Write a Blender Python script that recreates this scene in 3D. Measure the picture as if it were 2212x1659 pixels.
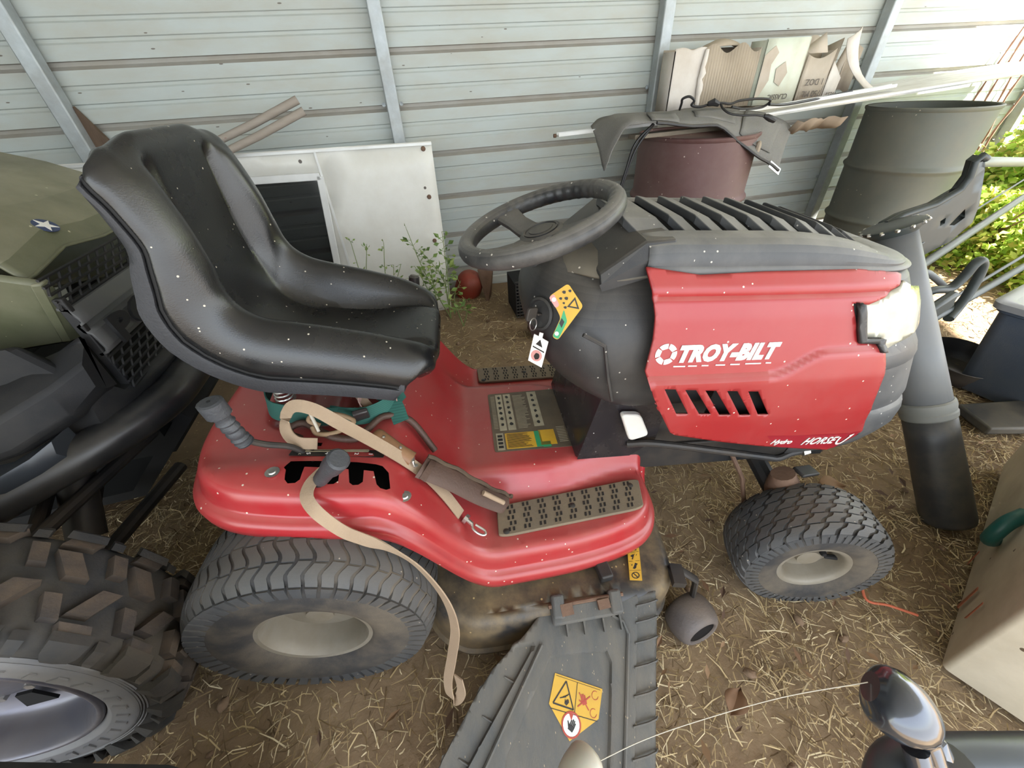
import bpy, bmesh, math, random
from math import sin, cos, pi, radians as RAD, hypot, sqrt, exp, floor
from mathutils import Vector, Matrix, Euler, noise as MN
from mathutils.geometry import delaunay_2d_cdt
V = Vector
rng = random.Random(7)
for o in list(bpy.data.objects): bpy.data.objects.remove(o)
SC = bpy.context.scene
COL = SC.collection

# ------------------------------------------------------------------ camera
cd = bpy.data.cameras.new('camera'); cam = bpy.data.objects.new('camera', cd); COL.objects.link(cam)
cd.sensor_fit = 'HORIZONTAL'; cd.sensor_width = 36; cd.lens = 850/2212*36; cd.clip_start = .02; cd.clip_end = 200
CX = V((0.969787,-0.239302,-0.047410)); CY = V((-0.182872,-0.584483,-0.790529)); CZ = V((0.161465,0.775315,-0.610586))
cam.matrix_world = Matrix(((CX.x,-CY.x,-CZ.x,0),(CX.y,-CY.y,-CZ.y,0),(CX.z,-CY.z,-CZ.z,1.12),(0,0,0,1)))
SC.camera = cam

# ------------------------------------------------------------------ light
w = bpy.data.worlds.new('sky'); SC.world = w; w.use_nodes = True
nt = w.node_tree; nt.nodes.clear()
wo = nt.nodes.new('ShaderNodeOutputWorld'); bg = nt.nodes.new('ShaderNodeBackground'); sk = nt.nodes.new('ShaderNodeTexSky')
sk.sky_type = 'NISHITA'; sk.sun_disc = False; sk.sun_elevation = RAD(52); sk.sun_rotation = RAD(60); sk.air_density = 1.3; sk.dust_density = 3.0; sk.ozone_density = 1
mx = nt.nodes.new('ShaderNodeMixRGB'); mx.inputs[0].default_value = .55; mx.inputs[2].default_value = (7.5, 7.7, 8.0, 1)
nt.links.new(sk.outputs[0], mx.inputs[1]); nt.links.new(mx.outputs[0], bg.inputs[0]); nt.links.new(bg.outputs[0], wo.inputs[0])
bg.inputs[1].default_value = .42
sd = bpy.data.lights.new('sun', 'SUN'); sun = bpy.data.objects.new('sun', sd); COL.objects.link(sun)
sd.energy = 21; sd.angle = RAD(1.2); sd.color = (1, .94, .82)
sun.rotation_euler = V((-.80, .62, -1.05)).to_track_quat('-Z', 'Y').to_euler()
SC.view_settings.view_transform = 'Standard'; SC.view_settings.look = 'None'
SC.view_settings.exposure = 1.0; SC.view_settings.gamma = 1; SC.view_settings.use_curve_mapping = False

# ------------------------------------------------------------------ helpers
def lerp_tab(tab, x):
    if x <= tab[0][0]: return tab[0][1]
    for (a, b), (c, d) in zip(tab, tab[1:]):
        if x <= c: return b+(d-b)*(x-a)/(c-a)
    return tab[-1][1]
def sstep(a, b, x):
    t = min(1, max(0, (x-a)/(b-a))); return t*t*(3-2*t)
def cr(pts, n=8, closed=False):
    """Catmull-Rom curve through points (tuples of any length)"""
    P = [tuple(p) for p in pts]; D = len(P[0]); N = len(P)
    if closed: E = [P[-1]]+P+[P[0], P[1]]
    else: E = [tuple(2*P[0][j]-P[1][j] for j in range(D))]+P+[tuple(2*P[-1][j]-P[-2][j] for j in range(D))]
    out = []
    for i in range(1, N+1 if closed else N):
        a, b, c, d = E[i-1:i+3]
        for k in range(n):
            t = k/n
            out.append(tuple(.5*(2*b[j]+(c[j]-a[j])*t+(2*a[j]-5*b[j]+4*c[j]-d[j])*t*t+(3*b[j]-a[j]-3*c[j]+d[j])*t**3) for j in range(D)))
    if not closed: out.append(P[-1])
    return out
def inpoly(p, poly):
    x, y = p; c = False; j = len(poly)-1
    for i in range(len(poly)):
        xi, yi = poly[i]; xj, yj = poly[j]
        if (yi > y) != (yj > y) and x < (xj-xi)*(y-yi)/(yj-yi)+xi: c = not c
        j = i
    return c
def rrect(x0, y0, x1, y1, r, n=5):
    out = []
    for cx, cy, a in ((x1-r, y1-r, 0), (x0+r, y1-r, pi/2), (x0+r, y0+r, pi), (x1-r, y0+r, 1.5*pi)):
        for k in range(n+1): out.append((cx+r*cos(a+k*pi/2/n), cy+r*sin(a+k*pi/2/n)))
    return out
def dense(poly, step, closed=True):
    out = []; n = len(poly)
    for i in range(n if closed else n-1):
        a, b = poly[i], poly[(i+1) % n]; m = max(1, int(math.ceil(math.dist(a, b)/step)))
        for k in range(m): out.append(tuple(a[j]+(b[j]-a[j])*k/m for j in range(len(a))))
    if not closed: out.append(tuple(poly[-1]))
    return out
def rquad(q, r, n=4):
    """polygon with rounded corners"""
    out = []; N = len(q)
    for i in range(N):
        p = V(q[i]); a = (V(q[i-1])-p); b = (V(q[(i+1) % N])-p); rr = min(r, a.length*.45, b.length*.45)
        s = p+a.normalized()*rr; e = p+b.normalized()*rr
        for k in range(n+1):
            t = k/n; out.append(tuple(s*(1-t)**2+p*2*t*(1-t)+e*t*t))
    return out

class MB:
    def __init__(s): s.v = []; s.f = []; s.m = []
    def add(s, vs, fs, mi=0):
        o = len(s.v); s.v += [tuple(x) for x in vs]
        for f in fs: s.f.append(tuple(i+o for i in f)); s.m.append(mi)
        return s
    def grid(s, rows, cu=False, cv=False, mi=0):
        n = len(rows); m = len(rows[0]); vs = [p for r in rows for p in r]; fs = []
        for i in range(n if cu else n-1):
            for j in range(m if cv else m-1):
                a = i*m+j; b = i*m+(j+1) % m; c = ((i+1) % n)*m+(j+1) % m; d = ((i+1) % n)*m+j
                fs.append((a, b, c, d))
        return s.add(vs, fs, mi)
    def loft(s, secs, caps=True, mi=0):
        """closed sections joined in a row"""
        s.grid(secs, cv=True, mi=mi)
        if caps:
            m = len(secs[0]); s.add(secs[0], [tuple(reversed(range(m)))], mi); s.add(secs[-1], [tuple(range(m))], mi)
        return s
    def tube(s, pts, r, n=10, caps=True, flat=1, up=None, mi=0):
        P = [V(p) for p in pts]; N = len(P); secs = []; prev = None
        for i in range(N):
            t = (P[min(i+1, N-1)]-P[max(i-1, 0)])
            if t.length < 1e-9: t = V((0, 0, 1))
            t.normalize()
            if prev is None:
                a = V(up) if up else (V((0, 0, 1)) if abs(t.z) < .9 else V((1, 0, 0)))
                a = a-t*a.dot(t); a.normalize()
            else:
                a = prev-t*prev.dot(t)
                if a.length < 1e-6: a = t.orthogonal()
                a.normalize()
            prev = a; b = t.cross(a)
            rr = r[i] if isinstance(r, (list, tuple)) else r
            secs.append([P[i]+a*(rr*flat*cos(2*pi*k/n))+b*(rr*sin(2*pi*k/n)) for k in range(n)])
        return s.loft(secs, caps, mi)
    def ribbon(s, pts, wid, th, wdir, mi=0):
        """flat strap: points, width, thickness, a width direction (one or per point)"""
        P = [V(p) for p in pts]; N = len(P); secs = []
        for i in range(N):
            t = (P[min(i+1, N-1)]-P[max(i-1, 0)]).normalized()
            d = V(wdir[i]) if isinstance(wdir, list) else V(wdir)
            d = d-t*d.dot(t); d.normalize(); nn = t.cross(d)
            w2 = (wid[i] if isinstance(wid, list) else wid)/2
            secs.append([P[i]+d*w2+nn*th/2, P[i]+d*w2-nn*th/2, P[i]-d*w2-nn*th/2, P[i]-d*w2+nn*th/2])
        return s.loft(secs, True, mi)
    def box(s, c, size, rot=None, mi=0):
        M = Euler(rot).to_matrix() if rot else Matrix.Identity(3); c = V(c); q = V(size)/2
        vs = [c+M @ V((x*q.x, y*q.y, z*q.z)) for x in (-1, 1) for y in (-1, 1) for z in (-1, 1)]
        return s.add(vs, [(0, 1, 3, 2), (4, 6, 7, 5), (0, 4, 5, 1), (2, 3, 7, 6), (0, 2, 6, 4), (1, 5, 7, 3)], mi)
    def lathe(s, prof, c=(0, 0, 0), axis=(0, 0, 1), n=32, caps=False, wob=None, mi=0):
        """profile of (radius, height along axis)"""
        ax = V(axis).normalized(); a = V((0, 0, 1)) if abs(ax.z) < .9 else V((1, 0, 0)); a = (a-ax*a.dot(ax)).normalized(); b = ax.cross(a); c = V(c)
        secs = []
        for r, h in prof:
            secs.append([c+ax*h+(a*cos(2*pi*k/n)+b*sin(2*pi*k/n))*(r*(wob(k/n, h) if wob else 1)) for k in range(n)])
        return s.loft(secs, caps, mi)
    def prism(s, poly, off, mi=0):
        """3-D polygon pushed along an offset vector"""
        off = V(off); a = [V(p) for p in poly]; n = len(a); b = [p+off for p in a]
        return s.add(a+b, [tuple(reversed(range(n))), tuple(range(n, 2*n))]+[(i, (i+1) % n, n+(i+1) % n, n+i) for i in range(n)], mi)
    def fill(s, outline, holes=(), step=.02, fn=None, mi=0, lines=()):
        """2-D outline with holes, filled with a fine mesh and carried into 3-D by fn"""
        pts = []; edges = []
        for lp in [outline]+list(holes):
            lp = dense(lp, step); o = len(pts); pts += lp; edges += [(o+i, o+(i+1) % len(lp)) for i in range(len(lp))]
        for ln in lines:
            ln = [q_ for q_ in dense(ln, step, False) if inpoly(q_, outline)]; o = len(pts); pts += ln; edges += [(o+i, o+i+1) for i in range(len(ln)-1) if math.dist(ln[i], ln[i+1]) < step*1.5]
        x0 = min(p[0] for p in pts); x1 = max(p[0] for p in pts); y0 = min(p[1] for p in pts); y1 = max(p[1] for p in pts)
        loops = [outline]+list(holes); nb = len(pts); bp = pts[:]
        cell = {}
        for p in bp: cell.setdefault((int(p[0]//step), int(p[1]//step)), []).append(p)
        i = 0; y = y0+step*.5
        while y < y1:
            x = x0+step*(.5 if i % 2 else .0)
            while x < x1:
                if inpoly((x, y), outline) and not any(inpoly((x, y), h) for h in holes):
                    cx, cy = int(x//step), int(y//step); ok = True
                    for a in (-1, 0, 1):
                        for b in (-1, 0, 1):
                            for p in cell.get((cx+a, cy+b), ()):
                                if abs(p[0]-x)+abs(p[1]-y) < step*.45: ok = False
                    if ok: pts.append((x, y))
                x += step
            y += step*.87; i += 1
        vs, es, fs, *_ = delaunay_2d_cdt([V(p) for p in pts], edges, [], 0, 1e-6)
        keep = []
        for f in fs:
            c = (sum(vs[k].x for k in f)/len(f), sum(vs[k].y for k in f)/len(f))
            if inpoly(c, outline) and not any(inpoly(c, h) for h in holes): keep.append(tuple(f))
        return s.add([fn(q.x, q.y) if fn else (q.x, q.y, 0) for q in vs], keep, mi)
    def mesh(s, name, mats, ang=35, merge=None):
        me = bpy.data.meshes.new(name); me.from_pydata(s.v, [], s.f)
        mats = mats if isinstance(mats, (list, tuple)) else [mats]
        for m in mats: me.materials.append(m)
        if len(mats) > 1: me.polygons.foreach_set('material_index', s.m)
        bm = bmesh.new(); bm.from_mesh(me)
        if merge: bmesh.ops.remove_doubles(bm, verts=bm.verts, dist=merge)
        bmesh.ops.recalc_face_normals(bm, faces=bm.faces)
        bm.to_mesh(me); bm.free()
        if ang:
            me.polygons.foreach_set('use_smooth', [True]*len(me.polygons)); me.set_sharp_from_angle(angle=RAD(ang))
        me.update(); return me
    def build(s, name, mats, parent=None, ang=35, solid=0, solid_off=-1, bevel=0, sub=0, merge=None):
        o = bpy.data.objects.new(name, s.mesh(name, mats, ang, merge)); COL.objects.link(o)
        if parent: o.parent = parent
        if solid:
            m = o.modifiers.new('solid', 'SOLIDIFY'); m.thickness = solid; m.offset = solid_off
        if bevel:
            m = o.modifiers.new('bevel', 'BEVEL'); m.width = bevel; m.segments = 2; m.limit_method = 'ANGLE'; m.angle_limit = RAD(40)
        if sub:
            m = o.modifiers.new('sub', 'SUBSURF'); m.levels = sub; m.render_levels = sub
        return o
    def parts(s, name, mats, parent=None, **k):
        """one object for every separate piece"""
        par = list(range(len(s.v)))
        def find(a):
            while par[a] != a: par[a] = par[par[a]]; a = par[a]
            return a
        for f in s.f:
            for a in f[1:]: par[find(a)] = find(f[0])
        groups = {}
        for f in s.f: groups.setdefault(find(f[0]), []).append(f)
        out = []
        for fs in groups.values():
            ids = sorted({i for f in fs for i in f}); mp_ = {a: b for b, a in enumerate(ids)}; m = MB(); m.add([s.v[i] for i in ids], [tuple(mp_[i] for i in f) for f in fs]); out.append(m.build(name, mats, parent, **k))
        return out
def empty(name, loc=(0, 0, 0), rot=(0, 0, 0)):
    o = bpy.data.objects.new(name, None); COL.objects.link(o); o.location = loc; o.rotation_euler = rot; o.empty_display_size = .1; return o
def tag(o, label, cat, group=None):
    o['label'] = label; o['category'] = cat
    if group: o['group'] = group
    return o
def structure(o): o['kind'] = 'structure'; return o
def text(name, s, size, M, mat, parent=None, depth=.001, shear=0, fat=0, space=1, sx=1):
    """lettering as a mesh; M carries (x right, y up, z out of the surface)"""
    c = bpy.data.curves.new(name, 'FONT'); c.body = s; c.size = size; c.extrude = depth; c.shear = shear; c.offset = fat; c.space_character = space
    c.align_x = 'CENTER'; c.align_y = 'CENTER'; c.resolution_u = 3
    t = bpy.data.objects.new(name+'_curve', c); COL.objects.link(t)
    me = bpy.data.meshes.new_from_object(t); bpy.data.objects.remove(t); bpy.data.curves.remove(c)
    me.name = name; me.transform(M @ Matrix.Diagonal((sx, 1, 1, 1))); me.materials.append(mat)
    o = bpy.data.objects.new(name, me); COL.objects.link(o)
    if parent: o.parent = parent
    return o
def frame(o, x, y):
    """4x4 from an origin, a text direction and an up direction"""
    x = V(x).normalized(); y = V(y); y = (y-x*y.dot(x)).normalized(); z = x.cross(y)
    M = Matrix((x, y, z)).transposed().to_4x4(); M.translation = V(o); return M

def hexc(h):
    q = [int(h[i:i+2], 16)/255 for i in (0, 2, 4)]
    return tuple(x/12.92 if x <= .04045 else ((x+.055)/1.055)**2.4 for x in q)
DUST_TOPLIGHT = hexc('9a9387')
# ------------------------------------------------------------------ materials
def mat(name, col, rough=.5, metal=0, col2=None, amt=.5, scale=8, detail=6, bump=0, bscale=60, spec=.5, speck=None, speck_amt=.06, speck_scale=180,
        coat=0, dust=None, dust_amt=.5, wave=None, trans=0, alpha=1, stretch=None, emit=None, sss=0, dust_toplight=0):
    m = bpy.data.materials.new(name); m.use_nodes = True; N = m.node_tree.nodes; L = m.node_tree.links
    p = N['Principled BSDF']; p.inputs['Roughness'].default_value = rough; p.inputs['Metallic'].default_value = metal
    p.inputs['Specular IOR Level'].default_value = spec; p.inputs['Coat Weight'].default_value = coat; p.inputs['Coat Roughness'].default_value = .2
    p.inputs['Transmission Weight'].default_value = trans; p.inputs['Alpha'].default_value = alpha
    tc = N.new('ShaderNodeTexCoord'); src = tc.outputs['Object']
    if stretch:
        mp = N.new('ShaderNodeMapping'); mp.inputs['Scale'].default_value = stretch; L.new(src, mp.inputs[0]); src = mp.outputs[0]
    def nz(sc, det=6, ro=.6):
        n = N.new('ShaderNodeTexNoise'); n.inputs['Scale'].default_value = sc; n.inputs['Detail'].default_value = det; n.inputs['Roughness'].default_value = ro; L.new(src, n.inputs['Vector']); return n.outputs['Fac']
    def ramp(f, a, b):
        r = N.new('ShaderNodeMapRange'); r.inputs['From Min'].default_value = a; r.inputs['From Max'].default_value = b; L.new(f, r.inputs['Value']); return r.outputs[0]
    def mixc(f, a, b):
        x = N.new('ShaderNodeMixRGB')
        for k, q in ((0, f), (1, a), (2, b)):
            if hasattr(q, 'links'): L.new(q, x.inputs[k])
            elif k == 0: x.inputs[0].default_value = q
            else: x.inputs[k].default_value = (*q, 1)
        return x.outputs[0]
    def mul(f, k):
        x = N.new('ShaderNodeMath'); x.operation = 'MULTIPLY'; L.new(f, x.inputs[0])
        if hasattr(k, 'links'): L.new(k, x.inputs[1])
        else: x.inputs[1].default_value = k
        return x.outputs[0]
    c = tuple(col)
    if col2: c = mixc(ramp(nz(scale, detail), .5-.5*amt, .5+.5*amt), c, col2)
    if wave:                                            # (scale, axis, colour, amount): woven or ribbed colour bands
        wv = N.new('ShaderNodeTexWave'); wv.bands_direction = wave[1]; wv.inputs['Scale'].default_value = wave[0]; wv.inputs['Distortion'].default_value = wave[4] if len(wave) > 4 else .5; L.new(src, wv.inputs[0])
        c = mixc(mul(wv.outputs['Fac'], wave[3]), c, wave[2])
    rg = None
    if dust:                                            # settled dirt in soft blotches
        f = mul(ramp(nz(5, 8, .65), .40, .72), dust_amt); c = mixc(f, c, dust)
        r0 = N.new('ShaderNodeMath'); r0.operation = 'MULTIPLY_ADD'; L.new(f, r0.inputs[0]); r0.inputs[1].default_value = .9-rough; r0.inputs[2].default_value = rough; rg = r0.outputs[0]
    if dust_toplight:                                          # up-facing parts paler: lying dust, plus missing top light put into the colour
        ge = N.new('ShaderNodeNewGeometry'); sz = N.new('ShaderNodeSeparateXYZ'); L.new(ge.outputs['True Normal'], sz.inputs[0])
        f = mul(mul(ramp(sz.outputs['Z'], .45, 1.0), dust_toplight), ramp(nz(9, 6, .6), .12, .62)); c = mixc(f, c, dust or DUST_TOPLIGHT)
    if speck:                                           # chaff, scratches, droppings
        vo = N.new('ShaderNodeTexVoronoi'); vo.inputs['Scale'].default_value = speck_scale; L.new(src, vo.inputs['Vector'])
        vm = N.new('ShaderNodeMath'); vm.operation = 'LESS_THAN'; L.new(vo.outputs['Distance'], vm.inputs[0]); vm.inputs[1].default_value = .22
        sx = N.new('ShaderNodeSeparateColor'); L.new(vo.outputs['Color'], sx.inputs[0])
        v2 = N.new('ShaderNodeMath'); v2.operation = 'LESS_THAN'; L.new(sx.outputs[0], v2.inputs[0]); v2.inputs[1].default_value = speck_amt
        c = mixc(mul(vm.outputs[0], v2.outputs[0]), c, speck)
    if hasattr(c, 'links'): L.new(c, p.inputs['Base Color'])
    else: p.inputs['Base Color'].default_value = (*c, 1)
    if rg is not None: L.new(rg, p.inputs['Roughness'])
    if bump:
        b = N.new('ShaderNodeBump'); b.inputs['Strength'].default_value = bump; b.inputs['Distance'].default_value = .004; L.new(nz(bscale, 4), b.inputs['Height']); L.new(b.outputs[0], p.inputs['Normal'])
    if emit: p.inputs['Emission Color'].default_value = (*emit[0], 1); p.inputs['Emission Strength'].default_value = emit[1]
    if sss:
        p.inputs['Subsurface Weight'].default_value = sss
    return m
def hexc(h):
    q = [int(h[i:i+2], 16)/255 for i in (0, 2, 4)]
    return tuple(x/12.92 if x <= .04045 else ((x+.055)/1.055)**2.4 for x in q)

# ------------------------------------------------------------------ the shelter: wall, posts, roof, ground
M_SIDING = mat('painted steel siding', hexc('b4bcba'), .42, .0, hexc('abb3af'), .6, 2.2, spec=.4, stretch=(.6, 1, 2), dust=hexc('a89a80'), dust_amt=.38, speck=hexc('6b655c'), speck_amt=.012, speck_scale=40)
M_SEAM = mat('grimy seam channel', hexc('a9a9a4'), .6, 0, hexc('979389'), .7, 4, stretch=(.6, 1, 1), dust=hexc('8a7d69'), dust_amt=.5)
M_GALV = mat('galvanised tube', hexc('b4bcbf'), .45, .35, hexc('989fa2'), .5, 14, dust=hexc('8d8577'), dust_amt=.5)
M_ROOF = mat('roof sheet', hexc('c6c9c4'), .5, 0, hexc('b4b6b0'), .5, 2)
def gz(x, y):
    """height of the dirt floor"""
    a = -.085*(min(1.15, max(-1.6, x))+.36); s = 1-sstep(.95, 1.75, y)
    b = -.01-.02*sstep(0, 1, x)
    return a*s+b*(1-s)
PITCH = .2286
Z0 = 1.278
WX0, WX1, WY = -4.2, 4.62, 2.63
wall = structure(empty('wall_back', (0, WY, 0)))
PROF = [(0, 0), (.003, .020), (.018, .022), (.032, 0), (.084, 0), (.088, .006), (.099, .006), (.106, 0), (.153, 0), (.157, .006), (.168, .006), (.175, 0), (PITCH+.001, 0)]
xs = [WX0+(WX1-WX0)*i/44 for i in range(45)]
for k in range(-5, 6):
    zt = Z0+k*PITCH; m = MB(); ph = rng.uniform(0, 9)
    if zt-PITCH < -.15: continue
    rows = []
    for t, d in PROF:
        rows.append([(x, d+.0025*sin(x*2.1+ph)*sin(t/PITCH*pi)+.0015*MN.noise((x*3, t*9, k)), zt-t) for x in xs])
    m.grid(rows[:4], mi=1); m.grid(rows[3:])
    m.build('siding_panel', [M_SIDING, M_SEAM], wall, 25, merge=.0002)
# square tube posts
for i, (x, y) in enumerate(((-1.455, 2.585), (-.006, 2.585), (1.500, 2.585), (2.985, 2.585), (4.56, 2.585))):
    o = structure(MB().box((0, 0, 1.15), (.064, .064, 2.40)).build('trim_%d' % (i+1), M_GALV, None, 35, bevel=.006)); o.location = (x, y, 0)
    b = MB()
    for z in (.45, 1.05, 1.65):
        for sx in (-1, 1): b.lathe([(0, -.006), (.007, -.005), (.007, 0), (.011, 0), (.011, .002)], (sx*.045, .028, z), (0, -1, 0), 6)
    b.parts('screw', M_GALV, o, ang=30)
# roof, out of view; front edge extended to cut sky light and stray sun
r = MB(); rows = []
ny = 32
for j in range(ny*4+1):
    y = -2.3+(2.72+2.3)*j/(ny*4); d = (0, .018, .018, 0)[j % 4]
    rows.append([(x, y, 2.36+d+.02*(y/4)) for x in (WX0, WX1+.05)])
r.grid(rows); structure(r.build('ceiling', M_ROOF, None, 20, solid=.002))
# dirt floor
M_DIRT = mat('dry dirt', hexc('7c6853'), .95, 0, hexc('988469'), .45, 5, 10, bump=.9, bscale=45, spec=.15, speck=hexc('b09a72'), speck_amt=.10, speck_scale=70)
g = MB(); rows = []
NX, NY = 170, 130
for j in range(NY+1):
    y = -1.6+(10.5)*(j/NY)**1.6; row = []
    for i in range(NX+1):
        x = -4.8+15*(i/NX)
        h = gz(x, y)+.018*MN.fractal((x*2.2, y*2.2, 0), 1, 2, 4)+.006*MN.noise((x*14, y*14, 3))
        row.append((x, y, h-.008))
    rows.append(row)
g.grid(rows); structure(g.build('floor', M_DIRT, None, 80))

# left end of the shelter: unseen wall, added to darken this side
lw = MB(); zz_ = []
for k in range(11):
    for t, d in PROF: zz_.append((-.05+k*PITCH+t, d))
lw.grid([[(WX0-d, y, z) for z, d in zz_] for y in (-2.3, .2, 2.66)]); structure(lw.build('shade_wall_left', M_SIDING, None, 25, solid=.002))

# ------------------------------------------------------------------ the riding mower (x forward, y to its left, z up, origin on the ground under the rear axle)
HB=[(.60,.198),(.80,.202),(1.0,.202),(1.12,.199),(1.21,.190),(1.265,.168),(1.30,.130),(1.318,.075),(1.325,0)]
def _hood_base():
    pts=[(2*HB[0][0]-HB[1][0],2*HB[0][1]-HB[1][1])]+HB+[(HB[-2][0],-HB[-2][1])]
    out=[]
    for i in range(1,len(pts)-2):
        a,b,c,d=pts[i-1:i+3]
        for k in range(16):
            t=k/16
            out.append(tuple(.5*(2*b[j]+(c[j]-a[j])*t+(2*a[j]-5*b[j]+4*c[j]-d[j])*t*t+(3*b[j]-a[j]-3*c[j]+d[j])*t**3) for j in (0,1)))
    out.append(HB[-1]); return out
HPATH=_hood_base()
HS=[0]
for _p,_q in zip(HPATH,HPATH[1:]): HS.append(HS[-1]+math.dist(_p,_q))
HOFF=[(.40,.020),(.43,.024),(.52,.034),(.60,.042),(.70,.044),(.74,.038),(.83,.022),(.860,.011),(.866,.003),(.871,.003),(.876,.006),(.912,-.022),(.945,-.030),(.962,-.046)]
HSH=[(.40,.13),(.5,.125),(.6,.10),(.7,.045),(.76,.005),(.86,-.035),(.90,-.048),(.95,-.055)]
HL=HS[-1]
def hood(s,z,extra=0.0,side=-1):
    """point on the hood side/nose: s = arclength from the hood's rear edge, z = height"""
    s=max(0,min(HL,s)); i=0
    while i<len(HS)-2 and HS[i+1]<s: i+=1
    t=(s-HS[i])/(HS[i+1]-HS[i]); p,q=HPATH[i],HPATH[i+1]
    x=p[0]+(q[0]-p[0])*t; y=p[1]+(q[1]-p[1])*t
    tx,ty=q[0]-p[0],q[1]-p[1]; l=math.hypot(tx,ty); nx,ny=-ty/l,tx/l
    if s>=HL-1e-6: nx,ny=1,0
    zs=.712+.047*sstep(.93,1.04,x)
    o=lerp_tab(HOFF,z)+.012*(1-sstep(zs-.008,zs+.006,z))*(1-sstep(1.15,1.25,x))+extra
    return (x+nx*o+lerp_tab(HSH,z)*sstep(1.0,1.28,x), side*(y+ny*o), z)

M_RED = mat('red paint', hexc('9b2126'), .30, 0, hexc('a52a2f'), .5, 3, coat=.25, dust=hexc('a5786c'), dust_amt=.22, dust_toplight=.22, speck=hexc('cdbfae'), speck_amt=.035, speck_scale=110)
M_REDP = mat('red plastic hood', hexc('922025'), .36, 0, hexc('9c2829'), .5, 3, coat=.12, dust=hexc('a3726a'), dust_amt=.16, dust_toplight=.5, speck=hexc('d4c3b4'), speck_amt=.03, speck_scale=110)
M_BLK = mat('black plastic', hexc('1d1e21'), .45, 0, hexc('252628'), .5, 6, bump=.12, bscale=500, dust=hexc('7d766b'), dust_amt=.16, dust_toplight=.55, speck=hexc('aaa59a'), speck_amt=.03, speck_scale=120)
M_GREYP = mat('sun-greyed black plastic', hexc('3a3c3e'), .5, 0, hexc('454648'), .5, 7, bump=.1, bscale=500, dust=hexc('9a968e'), dust_amt=.22, dust_toplight=.65, speck=hexc('b9b4aa'), speck_amt=.03, speck_scale=120)
M_GLOSS = mat('gloss black sheet', hexc('1c1a1d'), .22, 0, hexc('262428'), .5, 6, dust=hexc('6b6057'), dust_amt=.22, speck=hexc('a8a09a'), speck_amt=.02, speck_scale=120)
M_STEELK = mat('black steel', hexc('222325'), .5, .2, hexc('2c2c2d'), .5, 8, dust=hexc('6a5c4b'), dust_amt=.40)
M_VINYL = mat('black seat vinyl', hexc('111214'), .24, 0, hexc('17181a'), .5, 9, bump=.10, bscale=420, spec=.6, dust=hexc('57534a'), dust_amt=.16, speck=hexc('b5ac9c'), speck_amt=.035, speck_scale=130)
M_PAN = mat('grained seat pan', hexc('2d2e32'), .6, 0, hexc('232427'), .8, 60, bump=.35, bscale=260, speck=hexc('9b9aa0'), speck_amt=.02, speck_scale=90)
M_TYRE = mat('tyre rubber', hexc('333335'), .72, 0, hexc('3f3e3c'), .5, 10, bump=.15, bscale=300, spec=.35, dust=hexc('7d7160'), dust_amt=.8)
M_TREAD = mat('tread rubber', hexc('4b4d4f'), .5, 0, hexc('3f4143'), .5, 18, bump=.1, bscale=300, spec=.4, dust=hexc('83796b'), dust_amt=.28, dust_toplight=.25, speck=hexc('a59c8c'), speck_amt=.02, speck_scale=120)
M_RIM = mat('dusty off-white rim', hexc('928d82'), .42, .15, hexc('7d766a'), .6, 9, dust=hexc('75684f'), dust_amt=.55)
M_GRIP = mat('grey grip', hexc('34363a'), .5, 0, hexc('414346'), .6, 40, bump=.3, bscale=220)
M_DECK = mat('dirty mower deck', hexc('2b2b2d'), .38, .1, hexc('353434'), .6, 8, dust=hexc('a08860'), dust_amt=.85, speck=hexc('b39d6e'), speck_amt=.05, speck_scale=90)
M_CHUTE = mat('worn chute plastic', hexc('484947'), .6, 0, hexc('535351'), .7, 7, bump=.3, bscale=180, dust=hexc('7d7363'), dust_amt=.5, speck=hexc('a5947a'), speck_amt=.04, speck_scale=110, stretch=(3, 1, 1))
M_FOOT = mat('dirty rubber pad', hexc('786c5a'), .8, 0, hexc('655b4d'), .8, 14, bump=.2, bscale=200, dust=hexc('8d7b60'), dust_amt=.6)
M_SLOT = mat('pad slot', hexc('241f1b'), .9)
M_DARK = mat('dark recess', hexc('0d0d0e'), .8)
M_LENS = mat('milky lamp lens', hexc('d2d0c0'), .2, 0, hexc('b5b09a'), .6, 14, trans=.35, coat=.6, spec=.7)
M_WHITE = mat('white print', hexc('e8e6e2'), .5, 0, hexc('d6d3ce'), .5, 30)
M_CREAM = mat('cream print', hexc('b4aa90'), .55, 0, hexc('8f866e'), .5, 30)
M_YEL = mat('yellow sticker', hexc('d9ab2c'), .5, 0, hexc('c3962a'), .6, 12, dust=hexc('8d7a50'), dust_amt=.3)
M_GRN = mat('green print', hexc('2f9360'), .5)
M_PINK = mat('pink print', hexc('c58c86'), .5)
M_BLKP = mat('black print', hexc('1d1b1a'), .55, 0, hexc('2a2724'), .5, 20)
M_REDPR = mat('red print', hexc('a5402f'), .55)
M_METAL = mat('bright metal', hexc('c9c7c2'), .28, .9)
M_RUST = mat('rusty cast iron', hexc('5b4436'), .75, .2, hexc('7d6350'), .6, 14, bump=.4, bscale=90)
M_TANK = mat('white poly tank', hexc('dcd9d2'), .4, 0, hexc('cfcabf'), .5, 9, sss=.1)

MOW = empty('riding_mower', (-.31, .872, -.01), (0, RAD(4.8), RAD(-6.5)))
tag(MOW, 'red riding lawn mower with black seat, steering wheel and white lettering on its hood', 'mower')
bpy.context.view_layer.update()
MM = MOW.matrix_basis.copy()
def W(p): return MM @ V(p)                              # mower coordinates -> world

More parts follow.
